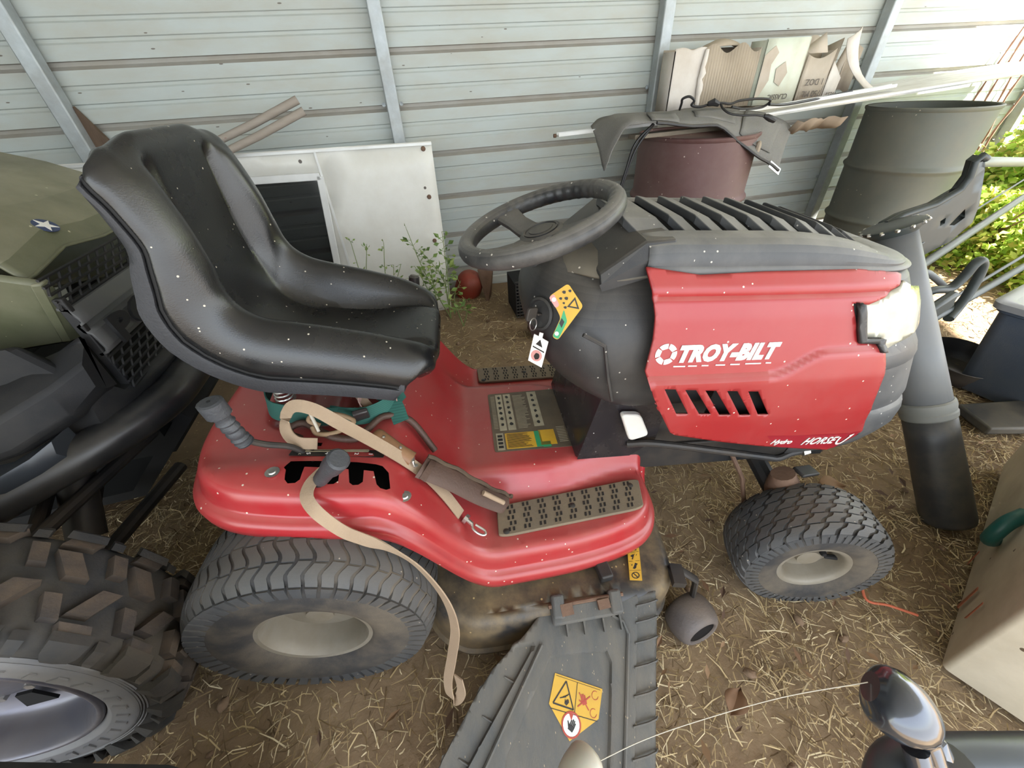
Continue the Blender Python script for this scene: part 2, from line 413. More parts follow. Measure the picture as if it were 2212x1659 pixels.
# --- stamped red body
BODY_R = [(-.215, -.02), (-.213, -.14), (-.198, -.22), (-.168, -.278), (-.115, -.314), (-.03, -.332), (.06, -.342), (.16, -.350), (.25, -.353), (.34, -.352), (.45, -.345), (.55, -.336), (.64, -.320), (.70, -.302), (.738, -.28), (.760, -.245), (.768, -.20), (.770, -.12)]
BODY_L = [(.770, .20), (.765, .27), (.74, .315), (.69, .338), (.6, .345), (.45, .348), (.34, .350), (.16, .342), (-.03, .325), (-.11, .308), (-.165, .275), (-.198, .22), (-.213, .14)]
body_out = [p[:2] for p in cr([(x, y, 0) for x, y in BODY_R], 4)]+[p[:2] for p in cr([(x, y, 0) for x, y in BODY_L], 4)]
def deck_z(x, y):
    z = .565-.235*sstep(.13, .37, x)
    zt = .565-.172*sstep(.12, .33, x)+.02*sstep(.6, .77, x)
    sh = .055*sstep(.5, .76, x); m = 1-sstep(.165-sh, .225-sh, abs(y))
    z += max(0, zt-z)*m
    z += .012*exp(-((abs(y)-.29)/.04)**2)*(1-sstep(.0, .2, x))       # raised rim of the rear deck
    z -= .05*(1-sstep(.09, .15, abs(y+.02)))*(1-sstep(.03, .09, abs(x+.03)))   # pocket under the seat
    return z
body_out = dense(body_out, .014)
def off_loop(lp, d):
    n = len(lp); out = []
    for i in range(n):
        tx = lp[(i+2) % n][0]-lp[i-2][0]; ty = lp[(i+2) % n][1]-lp[i-2][1]; l = hypot(tx, ty) or 1
        out.append((lp[i][0]-ty/l*d, lp[i][1]+tx/l*d))
    return out
# the height-lever slot with its five notches, and the throttle slot
SLOT = [(-.022, -.274), (.10, -.284), (.148, -.292), (.160, -.304), (.166, -.338), (.160, -.3435), (.150, -.343), (.143, -.336), (.134, -.307), (.116, -.304), (.118, -.330), (.111, -.336), (.101, -.336), (.094, -.330), (.088, -.301), (.072, -.299), (.074, -.325), (.067, -.331), (.057, -.331), (.050, -.325), (.044, -.296), (.008, -.292), (.006, -.318), (-.001, -.324), (-.014, -.324), (-.021, -.316), (-.024, -.296), (-.029, -.290)]
TSLOT = [(-.058, -.212), (.02, -.219), (.02, -.229), (-.056, -.223)]
sgn = 1 if sum(body_out[i-1][0]*body_out[i][1]-body_out[i][0]*body_out[i-1][1] for i in range(len(body_out))) > 0 else -1
b = MB()
b.fill(body_out, [SLOT, TSLOT], .014, lambda x, y: (x, y, deck_z(x, y)))
rows = []
for d, h in ((0, 0), (.008, -.003), (.016, -.012), (.021, -.030), (.023, -.046), (.026, -.052), (.034, -.055), (.042, -.062), (.045, -.075), (.043, -.090), (.038, -.094)):
    lp = off_loop(body_out, -sgn*d); rows.append([(x, y, deck_z(*q)+h) for (x, y), q in zip(lp, body_out)])
b.grid(rows, cv=True)
body = b.build('fender_body', M_RED, MOW, 50, merge=.0008)
bl = MB()
for x, y in ((-.046, -.300), (.190, -.342)):
    bl.lathe([(0, .003), (.006, .003), (.0075, .001), (.0075, -.004)], (x, y, deck_z(x, y)+.001), (0, 0, 1), 10)
    bl.lathe([(.012, .0), (.013, .0012), (.007, .0015)], (x, y, deck_z(x, y)+.0005), (0, 0, 1), 12)
bl.parts('body_bolt', M_METAL, MOW)
MB().fill([(-.065, -.330), (.17, -.346), (.17, -.20), (-.065, -.20)], (), .05, lambda x, y: (x, y, .50)).build('slot_backing', M_DARK, MOW)
# height scale decal
D0 = V((-.030, -.238)); D1 = V((.150, -.254))
def on_deck(x, y, h=.0012): return (x, y, deck_z(x, y)+h)
dd = (D1-D0).normalized(); dn = V((-dd.y, dd.x))
def strip(u0, u1, v0, v1, h, r=.003): return [on_deck(*(D0+dd*u+dn*v), h+.0022) for u, v in rrect(u0, v0, u1, v1, r)]
sc_ = MB().prism(strip(0, .18, -.020, .0, .001), (0, 0, .0008)).build('height_scale', M_BLKP, MOW)
MB().prism(strip(.008, .15, -.0085, -.0015, .0019), (0, 0, .0005)).build('scale_bar', M_CREAM, sc_)
a = MB(); a.prism(strip(.04, .10, -.0058, -.0042, .0025, .0005), (0, 0, .0004)); a.prism([on_deck(*(D0+dd*u+dn*v), .0047) for u, v in ((.034, -.005), (.043, -.0028), (.043, -.0072))], (0, 0, .0004)); a.build('scale_arrow', M_BLKP, sc_)
for t_, u in (('5', .036), ('4', .072), ('3', .098), ('2', .128), ('1', .155)):
    text('number', t_, .011, frame(on_deck(*(D0+dd*u+dn*-.0145), .0042), -dn.to_3d(), dd.to_3d()), M_WHITE, sc_, .0003)
text('mark', 'A', .008, frame(on_deck(*(D0+dd*.02+dn*-.0145), .0042), dd.to_3d(), dn.to_3d()), M_CREAM, sc_, .0003)

# --- footrest pads
def foot(q, name='footrest_pad'):
    q = [V(p) for p in q]                                # back-outer, front-outer, front-inner, back-inner
    def P(u, v, h=0):
        a = q[0].lerp(q[1], u); b_ = q[3].lerp(q[2], u); p = a.lerp(b_, v); return V((p.x, p.y, .3325+h))
    o = MB().prism([P(u, v, -.002) for u, v in rrect(0, 0, 1, 1, .10, 4)], (0, 0, .009)).build(name, M_FOOT, MOW, 40, bevel=.002)
    s_ = MB()
    for i in range(9):
        for j in range(5):
            for k in (0, 1):
                u = .065+.102*i+.028*k+(.012 if j % 2 else 0); v = .10+.18*j
                if u > .95: continue
                s_.prism([P(u, v, .0072), P(u+.014, v, .0072), P(u+.014, v+.12, .0072), P(u, v+.12, .0072)], (0, 0, .0006))
    s_.build('tread_slots', M_SLOT, o, 0)
    c = MB()
    for u, v in ((.5, .52), (.93, .8), (.05, .12)):
        p = P(u, v, .007); c.lathe([(0, .002), (.006, .0015), (.008, 0)], p, (0, 0, 1), 10)
    c.build('studs', M_STEELK, o)
    return o
foot([(.375, -.329), (.742, -.287), (.762, -.196), (.377, -.246)])
foot([(.366, .263), (.70, .275), (.70, .355), (.363, .348)])

# --- instruction decal on the tunnel
LB = [V((.385, -.120)), V((.605, -.116)), V((.605, .135)), V((.385, .123))]
def LP(u, v, h=.0012):
    p = LB[0].lerp(LB[1], u).lerp(LB[3].lerp(LB[2], u), v); return (p.x, p.y, deck_z(p.x, p.y)+h)
def lrect(u0, v0, u1, v1, h): return [LP(u, v, h) for u, v in ((u0, v0), (u1, v0), (u1, v1), (u0, v1))]
M_LABEL = mat('dirty brown label', hexc('4b4338'), .6, 0, hexc('675a47'), .6, 10, dust=hexc('80705a'), dust_amt=.5)
lab = MB().prism([LP(u, v, .0005) for u, v in rrect(0, 0, 1, 1, .03)], (0, 0, .001)).build('warning_label', M_LABEL, MOW, 0)
for nm, m_, rects in (('picture_column', M_CREAM, [(.10, .32, .19, .97), (.21, .32, .31, .97), (.55, .35, .68, .98), (.04, .02, .13, .28)]),
                      ('yellow_field', M_YEL, [(.15, .03, .52, .27), (.58, .05, .78, .28)]), ('green_field', M_GRN, [(.52, .03, .60, .27), (.60, .02, .70, .10)])):
    m = MB()
    for q in rects: m.prism(lrect(*q, .0016), (0, 0, .0004))
    m.build(nm, m_, lab, 0)
m = MB(); lr = random.Random(3)
for c0, c1 in ((.115, .175), (.225, .295), (.565, .665)):
    for i in range(6):
        v0 = .38+i*.098; uu = (c0+c1)/2; rr = .045
        pts = [LP(uu+(rr*.6)*cos(t*pi/4+i)*lr.uniform(.6, 1), v0+.04+.035*sin(t*pi/4+i)*lr.uniform(.5, 1), .0021) for t in range(8)]
        m.prism(pts, (0, 0, .0003))
for i in range(4): m.prism(lrect(.055, .05+.055*i, .115, .085+.055*i, .0021), (0, 0, .0003))
for i in range(14): m.prism(lrect(.17, .045+i*.0155, .17+.32*lr.uniform(.6, 1), .051+i*.0155, .0021), (0, 0, .0003))
m.build('pictograms', M_BLKP, lab, 0)['kind'] = 'stuff'
m = MB()
for i in range(26): m.prism(lrect(.34, .34+i*.0235, .34+lr.uniform(.12, .18), .347+i*.0235, .0017), (0, 0, .0003))
for i in range(24): m.prism(lrect(.03, .36+i*.025, .085, .367+i*.025, .0017), (0, 0, .0003))
for i in range(10): m.prism(lrect(.82, .08+i*.025, .93, .087+i*.025, .0017), (0, 0, .0003))
m.build('small_print', M_CREAM, lab, 0)['kind'] = 'stuff'

# --- chassis, engine, tunnel box
m = MB()
m.box((1.0, -.135, .355), (.74, .012, .09)); m.box((1.0, .135, .355), (.74, .012, .09)); m.box((1.0, 0, .335), (.74, .27, .012)); m.box((1.34, 0, .36), (.012, .27, .08))
m.build('chassis_frame', M_STEELK, MOW, 30, bevel=.004)
m = MB(); m.box((.98, 0, .52), (.36, .27, .25)); m.lathe([(.0, 0), (.12, 0), (.13, .03), (.13, .09), (.10, .13), (0, .14)], (1.0, 0, .645), (0, 0, 1), 24); m.box((1.14, .0, .5), (.1, .24, .2))
m.build('engine', M_STEELK, MOW, 35, bevel=.01)
bx = [(.590, .388), (.625, .62), (.80, .63), (.80, .44), (.74, .388)]
m = MB()
for (y0, k) in ((-.165, 1),):
    secs = []
    for y in (-.163, -.15, .15, .163):
        ins = .012 if abs(y) > .16 else 0
        secs.append([(.70+(x-.70)*(1-ins*4), y, .51+(z-.51)*(1-ins*3)) for x, z in bx])
    m.loft(secs)
m.build('tunnel_box', M_GLOSS, MOW, 30, bevel=.012)
m = MB(); q = rquad([(.672, .560), (.722, .556), (.760, .486), (.712, .470)], .014, 4)
m.prism([(x, -.168, z) for x, z in q], (0, -.018, 0)); m.build('fuel_tank_window', M_TANK, MOW, 30, bevel=.006)
MB().lathe([(.02, 0), (.03, .006), (.03, .02), (.0, .024)], (.745, -.10, .56), (0, -1, 0), 14).build('filler_cap', M_TANK, MOW)

# --- hood
def patch(outline, holes, step, extra, side): return lambda s_, z: hood(s_, z, extra, side)
RED_OUT = [(.044, .912), (.144, .900), (.272, .904), (.464, .905), (.60, .897), (.612, .893), (.600, .880), (.575, .866), (.552, .857), (.508, .846), (.468, .850), (.472, .838), (.492, .804), (.500, .785), (.508, .768), (.556, .764), (.564, .752), (.568, .724), (.568, .608), (.576, .556), (.590, .505), (.548, .452), (.460, .483), (.30, .523), (.170, .560), (.155, .570), (.120, .624), (.088, .676), (.064, .728), (.066, .762), (.068, .792), (.064, .836), (.056, .872)]
SLOTS = []
for t, bt in zip([(.116, .696), (.160, .692), (.204, .688), (.252, .684), (.300, .680)], [(.172, .624), (.224, .620), (.272, .614), (.320, .610), (.364, .608)]):
    SLOTS.append([(t[0]-.011, t[1]), (t[0]+.013, t[1]-.002), (bt[0]+.006, bt[1]), (bt[0]-.020, bt[1]+.001)])
hd = empty('hood'); hd.parent = MOW
for side in (-1, 1):
    b = MB(); b.fill(RED_OUT, SLOTS, .0075, lambda s_, z: hood(s_, z, .006, side))
    sp_ = b.build('red_side_panel', M_REDP, hd, 38, solid=.006, solid_off=0)
# dark shell under the panels, wrapped round the nose
b = MB(); ss = [HL*i/60 for i in range(61)]
zz = [.44+.02*i for i in range(24)]
def shell(side):
    rows = []
    for z in zz:
        rows.append([hood(max(s_, .05+max(0, (.70-z)*.42)), z, -.002-(.012 if .60 < z < .71 and s_ < .42 else 0), side) for s_ in ss])
    return rows
for side in (-1, 1):
    m = MB(); m.grid([r_[34:] for r_ in shell(side)]); m.build('nose_shell', M_GREYP, hd, 40, solid=.004, merge=.0005)
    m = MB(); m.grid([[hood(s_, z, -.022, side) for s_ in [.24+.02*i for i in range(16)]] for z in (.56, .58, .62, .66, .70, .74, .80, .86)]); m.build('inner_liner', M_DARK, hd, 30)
# front bumper lip, lamp lenses and lamp surround
for side in (-1, 1):
    m = MB()
    secs = []
    for i in range(17):
        s_ = .575+(HL-.575)*i/16; fl = sstep(0, .12, i/16)
        secs.append([hood(s_, z, e, side) for z, e in ((.575, -.003), (.565, .003+.003*fl), (.545, .006+.006*fl), (.505, .007+.006*fl), (.47, .003+.003*fl), (.445, -.02), (.51, -.03))])
    m.loft(secs); m.build('bumper_lip', M_GREYP, hd, 50)
    m = MB()
    secs = []
    for i in range(13):
        s_ = .562+(HL-.562)*i/12
        secs.append([hood(s_, z, e, side) for z, e in ((.775, -.002), (.765, .005), (.74, .008), (.715, .005), (.70, -.002), (.735, -.02))])
    m.loft(secs); m.build('grille_bar', M_GREYP, hd, 50)
    LAMP = [(.492, .846), (.552, .855), (.590, .872), (.612, .885), (.640, .872), (.70, .858), (.72, .80), (.64, .772), (.588, .760), (.562, .752), (.566, .776), (.516, .780), (.508, .80)]
    m = MB(); m.fill(LAMP, (), .012, lambda s_, z: hood(s_, z, .006+.005*sstep(.56, .60, s_), side))
    m.build('headlamp_lens', M_LENS, hd, 30, solid=.005)
    m = MB(); m.fill([(.474, .852), (.492, .848), (.510, .80), (.518, .780), (.566, .776), (.562, .750), (.552, .752), (.550, .768), (.505, .772), (.492, .80)], (), .008, lambda s_, z: hood(s_, z, .009, side))
    m.build('lamp_surround', M_BLK, hd, 30, solid=.008, solid_off=1)
# black top cover with cross slats
def cover_z(s_): return .9545-.038*sstep(.28, .68, s_)*min(1, s_/.62)-.008*sstep(.62, .856, s_)-.006*(1-sstep(.02, .10, s_))
CS_ = [.04+(HL-.04)*i/52 for i in range(53)]
def cov(s_, f, z, side):
    """a ring of the top cover, drawn in towards the hood's spine by the share f"""
    p = hood(s_, min(z, .915), 0, side); cx = min(p[0], 1.10)
    return (p[0]+(cx-p[0])*f+.008, (p[1] if s_ < HL-1e-6 else 0)*(1-f), .900+(z-.900)*(cover_z(s_)-.900)/.0545)
for side in (-1, 1):
    m = MB(); m.grid([[cov(s_, f, z, side) for s_ in CS_] for z, f in ((.900, -.03), (.912, -.025), (.922, -.03), (.936, -.005), (.948, .035), (.956, .11), (.9585, .19), (.960, .28), (.9570, .315), (.9560, .345))])
    m.build('top_cover', M_GREYP, hd, 22, solid=.004, merge=.0004)
m = MB()
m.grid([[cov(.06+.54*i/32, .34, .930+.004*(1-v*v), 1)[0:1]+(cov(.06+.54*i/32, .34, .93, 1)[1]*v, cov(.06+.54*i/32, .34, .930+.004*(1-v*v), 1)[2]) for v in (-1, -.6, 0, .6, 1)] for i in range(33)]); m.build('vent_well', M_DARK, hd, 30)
m = MB()
for side in (-1, 1): m.grid([[cov(.615+(HL-.615)*i/24, f, .956+.004*f, side) for i in range(25)] for f in (.335, .5, .65, .8, .93, 1.0)])
m.build('cover_nose', M_GREYP, hd, 30, merge=.0004)
NS = 10
for i in range(NS):
    s0 = .075+.0545*i; s1 = s0+.033
    if i == 0: s0 -= .035
    secs = []
    for v in (-1, -.985, -.72, -.66, -.3, 0, .3, .66, .72, .985, 1):
        z_up = .020*(1-sstep(.66, 1.0, abs(v)))-(.001 if abs(v) > .99 else 0)
        q = []
        for s_, dz in ((s0, 0), (s1, 0), (s1, -.016), (s0, -.016)):
            p = cov(s_, .33, .955, -1); yy = abs(p[1]); lean = -.030*(1-abs(v))
            q.append((p[0]+lean*(0.0 if v < 0 else 0)-.022*(1-sstep(.70, 1, abs(v)))+.0, yy*v, cover_z(s_)+.002+z_up+dz-(.006 if dz == 0 and s_ == s1 and abs(v) < .99 else 0)))
        secs.append(q)
    m = MB().loft(secs); m.build('vent_slat', M_GREYP, hd, 30, bevel=.0025)
# rear lip of the cover (towards the dash)
m = MB()
secs = []
for v in (-1, -.92, -.6, 0, .6, .92, 1):
    y = .178*v; zc = .952+.006*(1-abs(v)); dn_ = .0 if abs(v) < .95 else -.03
    secs.append([(.645, y, zc+dn_), (.70, y, zc+.004+dn_), (.70, y, zc-.02+dn_), (.575, y*.97, zc-.075+dn_*.5), (.568, y*.97, zc-.062+dn_*.5)])
m.loft(secs); m.build('cover_rear_lip', M_BLK, hd, 30, bevel=.004)
# lettering on the near and far panels
def hood_frame(s_, z, side, e=.0095):
    p = V(hood(s_, z, e, side)); a = V(hood(s_+.02, z, e, side))-V(hood(s_-.02, z, e, side)); u_ = V(hood(s_, z+.012, e, side))-V(hood(s_, z-.012, e, side))
    return p, (a if side < 0 else -a), u_
for side in (-1, 1):
    p, a, u_ = hood_frame(.222 if side < 0 else .20, .762, side)
    text('brand_lettering', 'TROY-BILT', .044, frame(p, a, u_+a*(-.02 if side < 0 else .02)), M_WHITE, hd, .0008, shear=.26, fat=.0029, space=1.10, sx=.88)
    m = MB()
    p, a, u_ = hood_frame(.098 if side < 0 else .33, .764, side); a.normalize(); u_ = (u_-a*u_.dot(a)).normalized()
    hexa = [(cos(pi/3*k+.3), sin(pi/3*k+.3)) for k in range(6)]
    for k in range(6):
        h0, h1 = hexa[k], hexa[(k+1) % 6]; a0 = math.atan2(h0[1], h0[0])+.16; a1 = a0+pi/3-.16
        arc = [p+a*(.0215*cos(a0+(a1-a0)*t/6))+u_*(.0215*sin(a0+(a1-a0)*t/6)) for t in range(7)]
        inn = [p+a*(.0125*h1[0])+u_*(.0125*h1[1]), p+a*(.0125*(h0[0]*.9+h1[0]*.1))+u_*(.0125*(h0[1]*.9+h1[1]*.1))]
        m.prism(arc+inn, a.cross(u_)*(.0008 if side < 0 else .0008))
    m.build('brand_emblem', M_WHITE, hd, 0)
    m = MB(); p, a, u_ = hood_frame(.225 if side < 0 else .20, .7405, side); a.normalize()
    for s0, s1 in ((.118, .142), (.148, .166), (.176, .190), (.205, .225), (.236, .256), (.268, .302), (.312, .324)):
        m.prism([hood(s_, z, .0096, side) for s_, z in ((s0, .7395), (s1, .7390), (s1, .7365), (s0, .7370))], (0, side*.0007, 0))
    m.build('lettering_underline', M_WHITE, hd, 0)
    ctr = .445
    m = MB(); m.fill([(.405, .534), (.585, .512), (.556, .458), (.450, .486)], (), .014, lambda s_, z: hood(s_, z, .0095, side)); m.build('model_decal', mat('dark red decal', hexc('8d1b27'), .35) if side < 0 else bpy.data.materials['dark red decal'], hd, 30)
    p, a, u_ = hood_frame(.447, .507, side, .0105)
    text('model_lettering', 'Hydro', .022, frame(p, a-u_*.22, u_), M_WHITE, hd, .0006, shear=.3, fat=.0003)
    p, a, u_ = hood_frame(.515, .497, side, .0108)
    text('model_lettering', 'HORSE', .036, frame(p, a-u_*.22, u_), M_WHITE, hd, .0006, shear=.3, fat=.0004, space=1.06, sx=.80)
    m = MB(); p, a, u_ = hood_frame(.556, .490, side, .0112); a.normalize(); u_ = (u_-a*u_.dot(a)).normalized()
    pts = cr([(-.018, .018), (-.016, -.004), (-.006, -.016), (.010, -.014), (.020, .002), (.026, .018)], 6)
    m.ribbon([p+a*x*.7+u_*y*.8 for x, y in pts], .005, .0008, [V(u_)*.4+V(a)*.9]*len(pts)); m.prism([p+a*x*.7+u_*y for x, y in ((.016, .018), (.032, .022), (.028, .010), (.022, .012))], a.cross(u_)*.0008); m.build('horse_head_mark', M_WHITE, hd, 0)

# --- dash housing
DT = [(.595, .575, .195), (.605, .560, .205), (.63, .528, .214), (.665, .497, .216), (.71, .470, .220), (.76, .456, .214), (.80, .455, .200), (.84, .468, .176), (.87, .486, .150), (.89, .505, .115), (.90, .53, .07)]
m = MB(); secs = []
for z, xb, hw in cr(DT, 3):
    sec = []; xf = .93
    n = 40
    for k in range(n):
        a = 2*pi*k/n; c, s = cos(a), sin(a); e = 4.0
        sx = math.copysign(abs(c)**(2/e), c); sy = math.copysign(abs(s)**(2/e), s)
        cx = (xf+xb)/2; x = cx+sx*(xf-xb)/2; y = sy*hw*(1 if x > xb+.08 else 1)
        y *= 1-.22*(1-sstep(xb, xb+.10, x))
        sec.append((x, y, z))
    secs.append(sec)
m.loft(secs); m.build('dash_housing', M_BLK, MOW, 50)
# dusty shelf between dash and hood
m = MB(); rows = []
for x, z, hw in ((.50, .885, .07), (.53, .905, .11), (.56, .912, .15), (.60, .912, .175), (.66, .922, .178), (.70, .93, .178)):
    rows.append([(x, hw*v, z-.028*abs(v)**3) for v in (-1, -.8, -.5, 0, .5, .8, 1)])
m.grid(rows); m.build('dash_top', mat('dusty dash top', hexc('6f6656'), .85, 0, hexc('4d4a44'), .6, 8, speck=hexc('b9b0a0'), speck_amt=.05, speck_scale=90), MOW, 50, solid=.006)
for side in (-1, 1):                                   # moulded flank seams
    m = MB(); m.tube([(.535, side*.222, .80), (.58, side*.224, .775), (.60, side*.226, .70), (.62, side*.225, .64)], .004, 6); m.build('dash_seam', M_BLK, MOW)
# ignition: ring, barrel, key, ring and tag; sticker beside it
IG = V((.478, -.118, .792)); IN = V((-.80, -.55, .22)).normalized()
m = MB(); m.lathe([(.026, -.01), (.032, .004), (.034, .008), (.029, .010), (.027, .004), (.012, .003), (0, .003)], IG, IN, 28); m.build('ignition_switch', M_BLK, MOW)
kx = IN.cross(V((0, 0, 1))).normalized(); ky = kx.cross(IN)
m = MB(); c0 = IG+IN*.003
m.prism([c0+kx*x+ky*y for x, y in ((-.004, -.002), (.004, -.002), (.004, .002), (-.004, .002))], IN*.012)
m.prism([c0+IN*.012+kx*.0035*0+ky*y+IN*x for x, y in rrect(0, -.014, .026, .014, .005)], kx*.006)
m.build('ignition_key', M_STEELK, MOW, 30, bevel=.0012)
m = MB(); kc = IG+IN*.024+V((0, 0, -.022)); pts = [kc+kx*.0*0+V((0, 0, .014*cos(t*pi/8)))+IN*(.010*sin(t*pi/8)) for t in range(17)]
m.tube(pts, .0011, 6); m.build('key_ring', M_METAL, MOW)
tg = V((.468, -.150, .728)); tx = V((.9, -.40, -.14)).normalized(); ty = V((.02, -.10, 1)).normalized(); ty = (ty-tx*ty.dot(tx)).normalized(); tn = tx.cross(ty)
m = MB(); q = [(-.014, -.036), (.018, -.044), (.018, .026), (.004, .030), (.004, .042), (-.004, .042), (-.004, .032), (-.014, .034)]
m.prism([tg+tx*x+ty*y for x, y in q], tn*.0016); kt = m.build('key_tag', M_WHITE, MOW, 0)
m = MB()
for q in ([(-.006, .012), (.009, .008), (.001, .026)],): 
    m.prism([tg+tx*x+ty*y+tn*.0017 for x, y in q], tn*.0004)
m.prism([tg+tx*x+ty*y+tn*.0017 for x, y in ((-.011, .006), (.015, -.001), (.015, -.004), (-.011, .003))], tn*.0004)
m.prism([tg+tx*(.002+.006*cos(t))+ty*(-.018+.009*sin(t))+tn*.002 for t in [.6*k+.2*sin(3*k) for k in range(10)]], tn*.0005); m.build('tag_symbols', M_BLKP, kt, 0)
m = MB(); m.prism([tg+tx*(.001+.012*cos(t*pi/8))+ty*(-.017+.015*sin(t*pi/8))+tn*.0016 for t in range(16)], tn*.0003); m.build('tag_disc', M_PINK, kt, 0)
# sticker beside the key: yellow, pink and green fields
so = V((.498, -.200, .832)); sx_ = V((.80, -.42, -.0)).normalized(); sy_ = V((.18, .22, .95)).normalized(); sy_ = (sy_-sx_*sy_.dot(sx_)).normalized(); sn = sx_.cross(sy_)
def ST(x, y, h=0): return so+sx_*x+sy_*y+sn*(h+.004)
q = rquad([(-.030, .028), (.000, .056), (.034, .022), (.000, -.048), (-.012, -.044), (-.002, -.006), (-.014, .010)], .006)
ks = MB().prism([ST(*p) for p in q], sn*.0012).build('key_position_sticker', M_YEL, MOW, 0)
MB().prism([ST(x, y, .0012) for x, y in rquad([(-.030, .026), (-.022, .034), (-.008, .016), (-.014, .009)], .004)], sn*.0004).build('pink_field', M_PINK, ks, 0)
MB().prism([ST(x, y, .0012) for x, y in rquad([(.001, .010), (.011, -.010), (.001, -.046), (-.011, -.043), (-.001, -.006)], .004)], sn*.0004).build('green_field', M_GRN, ks, 0)
m = MB()
def tri_ring(c, r, t, F, rot=0):
    o_ = [F(c[0]+r*cos(rot+pi/2+2*pi*k/3), c[1]+r*sin(rot+pi/2+2*pi*k/3), .0014) for k in range(3)]
    i_ = [F(c[0]+(r-t)*cos(rot+pi/2+2*pi*k/3), c[1]+(r-t)*sin(rot+pi/2+2*pi*k/3), .0014) for k in range(3)]
    return o_, i_
o_, i_ = tri_ring((.017, .022), .013, .005, ST)
for k in range(3): m.prism([o_[k], o_[(k+1) % 3], i_[(k+1) % 3], i_[k]], sn*.0004)
for x, y, r_ in ((-.004, .040, .003), (.006, .044, .0025), (-.008, .028, .0025), (.002, .030, .003), (.003, .014, .0025), (-.001, .021, .002)): m.prism([ST(x+r_*cos(k*pi/3)*(1+.4*(k % 2)), y+r_*sin(k*pi/3), .0014) for k in range(6)], sn*.0004)
m.prism([ST(x, y, .0018) for x, y in ((.000, -.006), (.006, -.012), (.003, -.024), (-.003, -.016))], sn*.0003); m.build('sticker_symbols', M_BLKP, ks, 0)
m = MB()
for c in ((-.020, .024), (-.004, -.036)): m.prism([ST(c[0]+.004*cos(k*pi/5), c[1]+.004*sin(k*pi/5), .0017) for k in range(10)], sn*.0004)
m.build('white_dots', M_WHITE, ks, 0)

# --- steering column and wheel
SWC = V((.481, 0, .941)); A1 = V((cos(RAD(20.6)), 0, sin(RAD(20.6)))); A2 = V((0, 1, 0)); AN = A1.cross(A2); AN = -AN if AN.z < 0 else AN
HUBC = SWC-AN*.030
m = MB(); m.lathe([(.052, -.16), (.060, -.135), (.058, -.125), (.050, -.118)], HUBC, AN, 28); m.lathe([(.046, -.12), (.040, -.03), (.034, -.012)], HUBC, AN, 24); m.build('column_boot', M_GREYP, MOW, 40)
sw = empty('steering_wheel'); sw.parent = MOW
M_WHEEL = mat('dusty wheel rubber', hexc('222325'), .38, 0, hexc('2b2c2d'), .5, 12, bump=.15, bscale=200, dust=hexc('918c84'), dust_amt=.38, dust_toplight=.45, speck=hexc('bbb6ac'), speck_amt=.06, speck_scale=110)
rows = []; NT = 240
for i in range(NT):
    a = 2*pi*i/NT; d = A1*cos(a)+A2*sin(a); row = []
    gr = 1 if (RAD(20) < a < RAD(112) or RAD(218) < a < RAD(282) or a > RAD(300)) else 0
    for k in range(16):
        t = 2*pi*k/16; r_ = .0185; rr = r_*(1+.0*gr)
        if gr and cos(t) < -.3: rr += -.0022*(.5+.5*sin(i*2*pi/6))
        row.append(SWC+d*(.158+rr*cos(t))+AN*(rr*1.05*sin(t)))
    rows.append(row)
m = MB().grid(rows, cu=True, cv=True); m.build('wheel_rim', M_WHEEL, sw, 60)
for ang in (112, 208, 318):
    a = RAD(ang); d = A1*cos(a)+A2*sin(a); e = AN.cross(d); secs = []
    for t, wd, hh, th in ((.02, .030, 0, .016), (.06, .026, .004, .014), (.10, .024, .014, .014), (.135, .029, .026, .014), (.158, .036, .030, .012)):
        c = HUBC+d*t+AN*hh
        secs.append([c+e*(wd*x)+AN*(th/2*y) for x, y in ((-1, -.6), (-.8, -1), (.8, -1), (1, -.6), (1, .6), (.75, 1), (-.75, 1), (-1, .6))])
    MB().loft(secs).build('spoke', M_WHEEL, sw, 40)
MB().lathe([(.0, -.02), (.045, -.02), (.048, -.004), (.047, .010), (.040, .014), (.038, .013)], HUBC, AN, 36, True).build('hub', M_WHEEL, sw, 40)
m = MB().lathe([(.037, .010), (.0365, .0155), (.034, .0155), (.033, .0135), (.026, .0145), (.025, .016), (0, .017)], HUBC, AN, 36); m.build('hub_cap', M_BLK, sw, 30)
# throttle lever on the far flank, small black knob by the far fender
m = MB(); m.tube([(.49, .20, .77), (.455, .245, .775), (.440, .26, .776)], .004, 8); m.build('choke_lever', M_METAL, MOW)
m = MB(); m.tube([(.452, .245, .775), (.445, .253, .7755), (.425, .272, .777), (.418, .279, .777)], [.008, .0125, .0125, .007], 12, flat=.7); m.build('choke_knob', M_GRIP, MOW)
m = MB(); m.tube([(.16, .33, .56), (.17, .345, .60), (.175, .352, .64)], .006, 8); m.tube([(.175, .352, .635), (.176, .353, .645), (.178, .356, .685), (.179, .357, .69)], [.010, .016, .016, .010], 12); m.build('brake_lever', M_BLK, MOW)

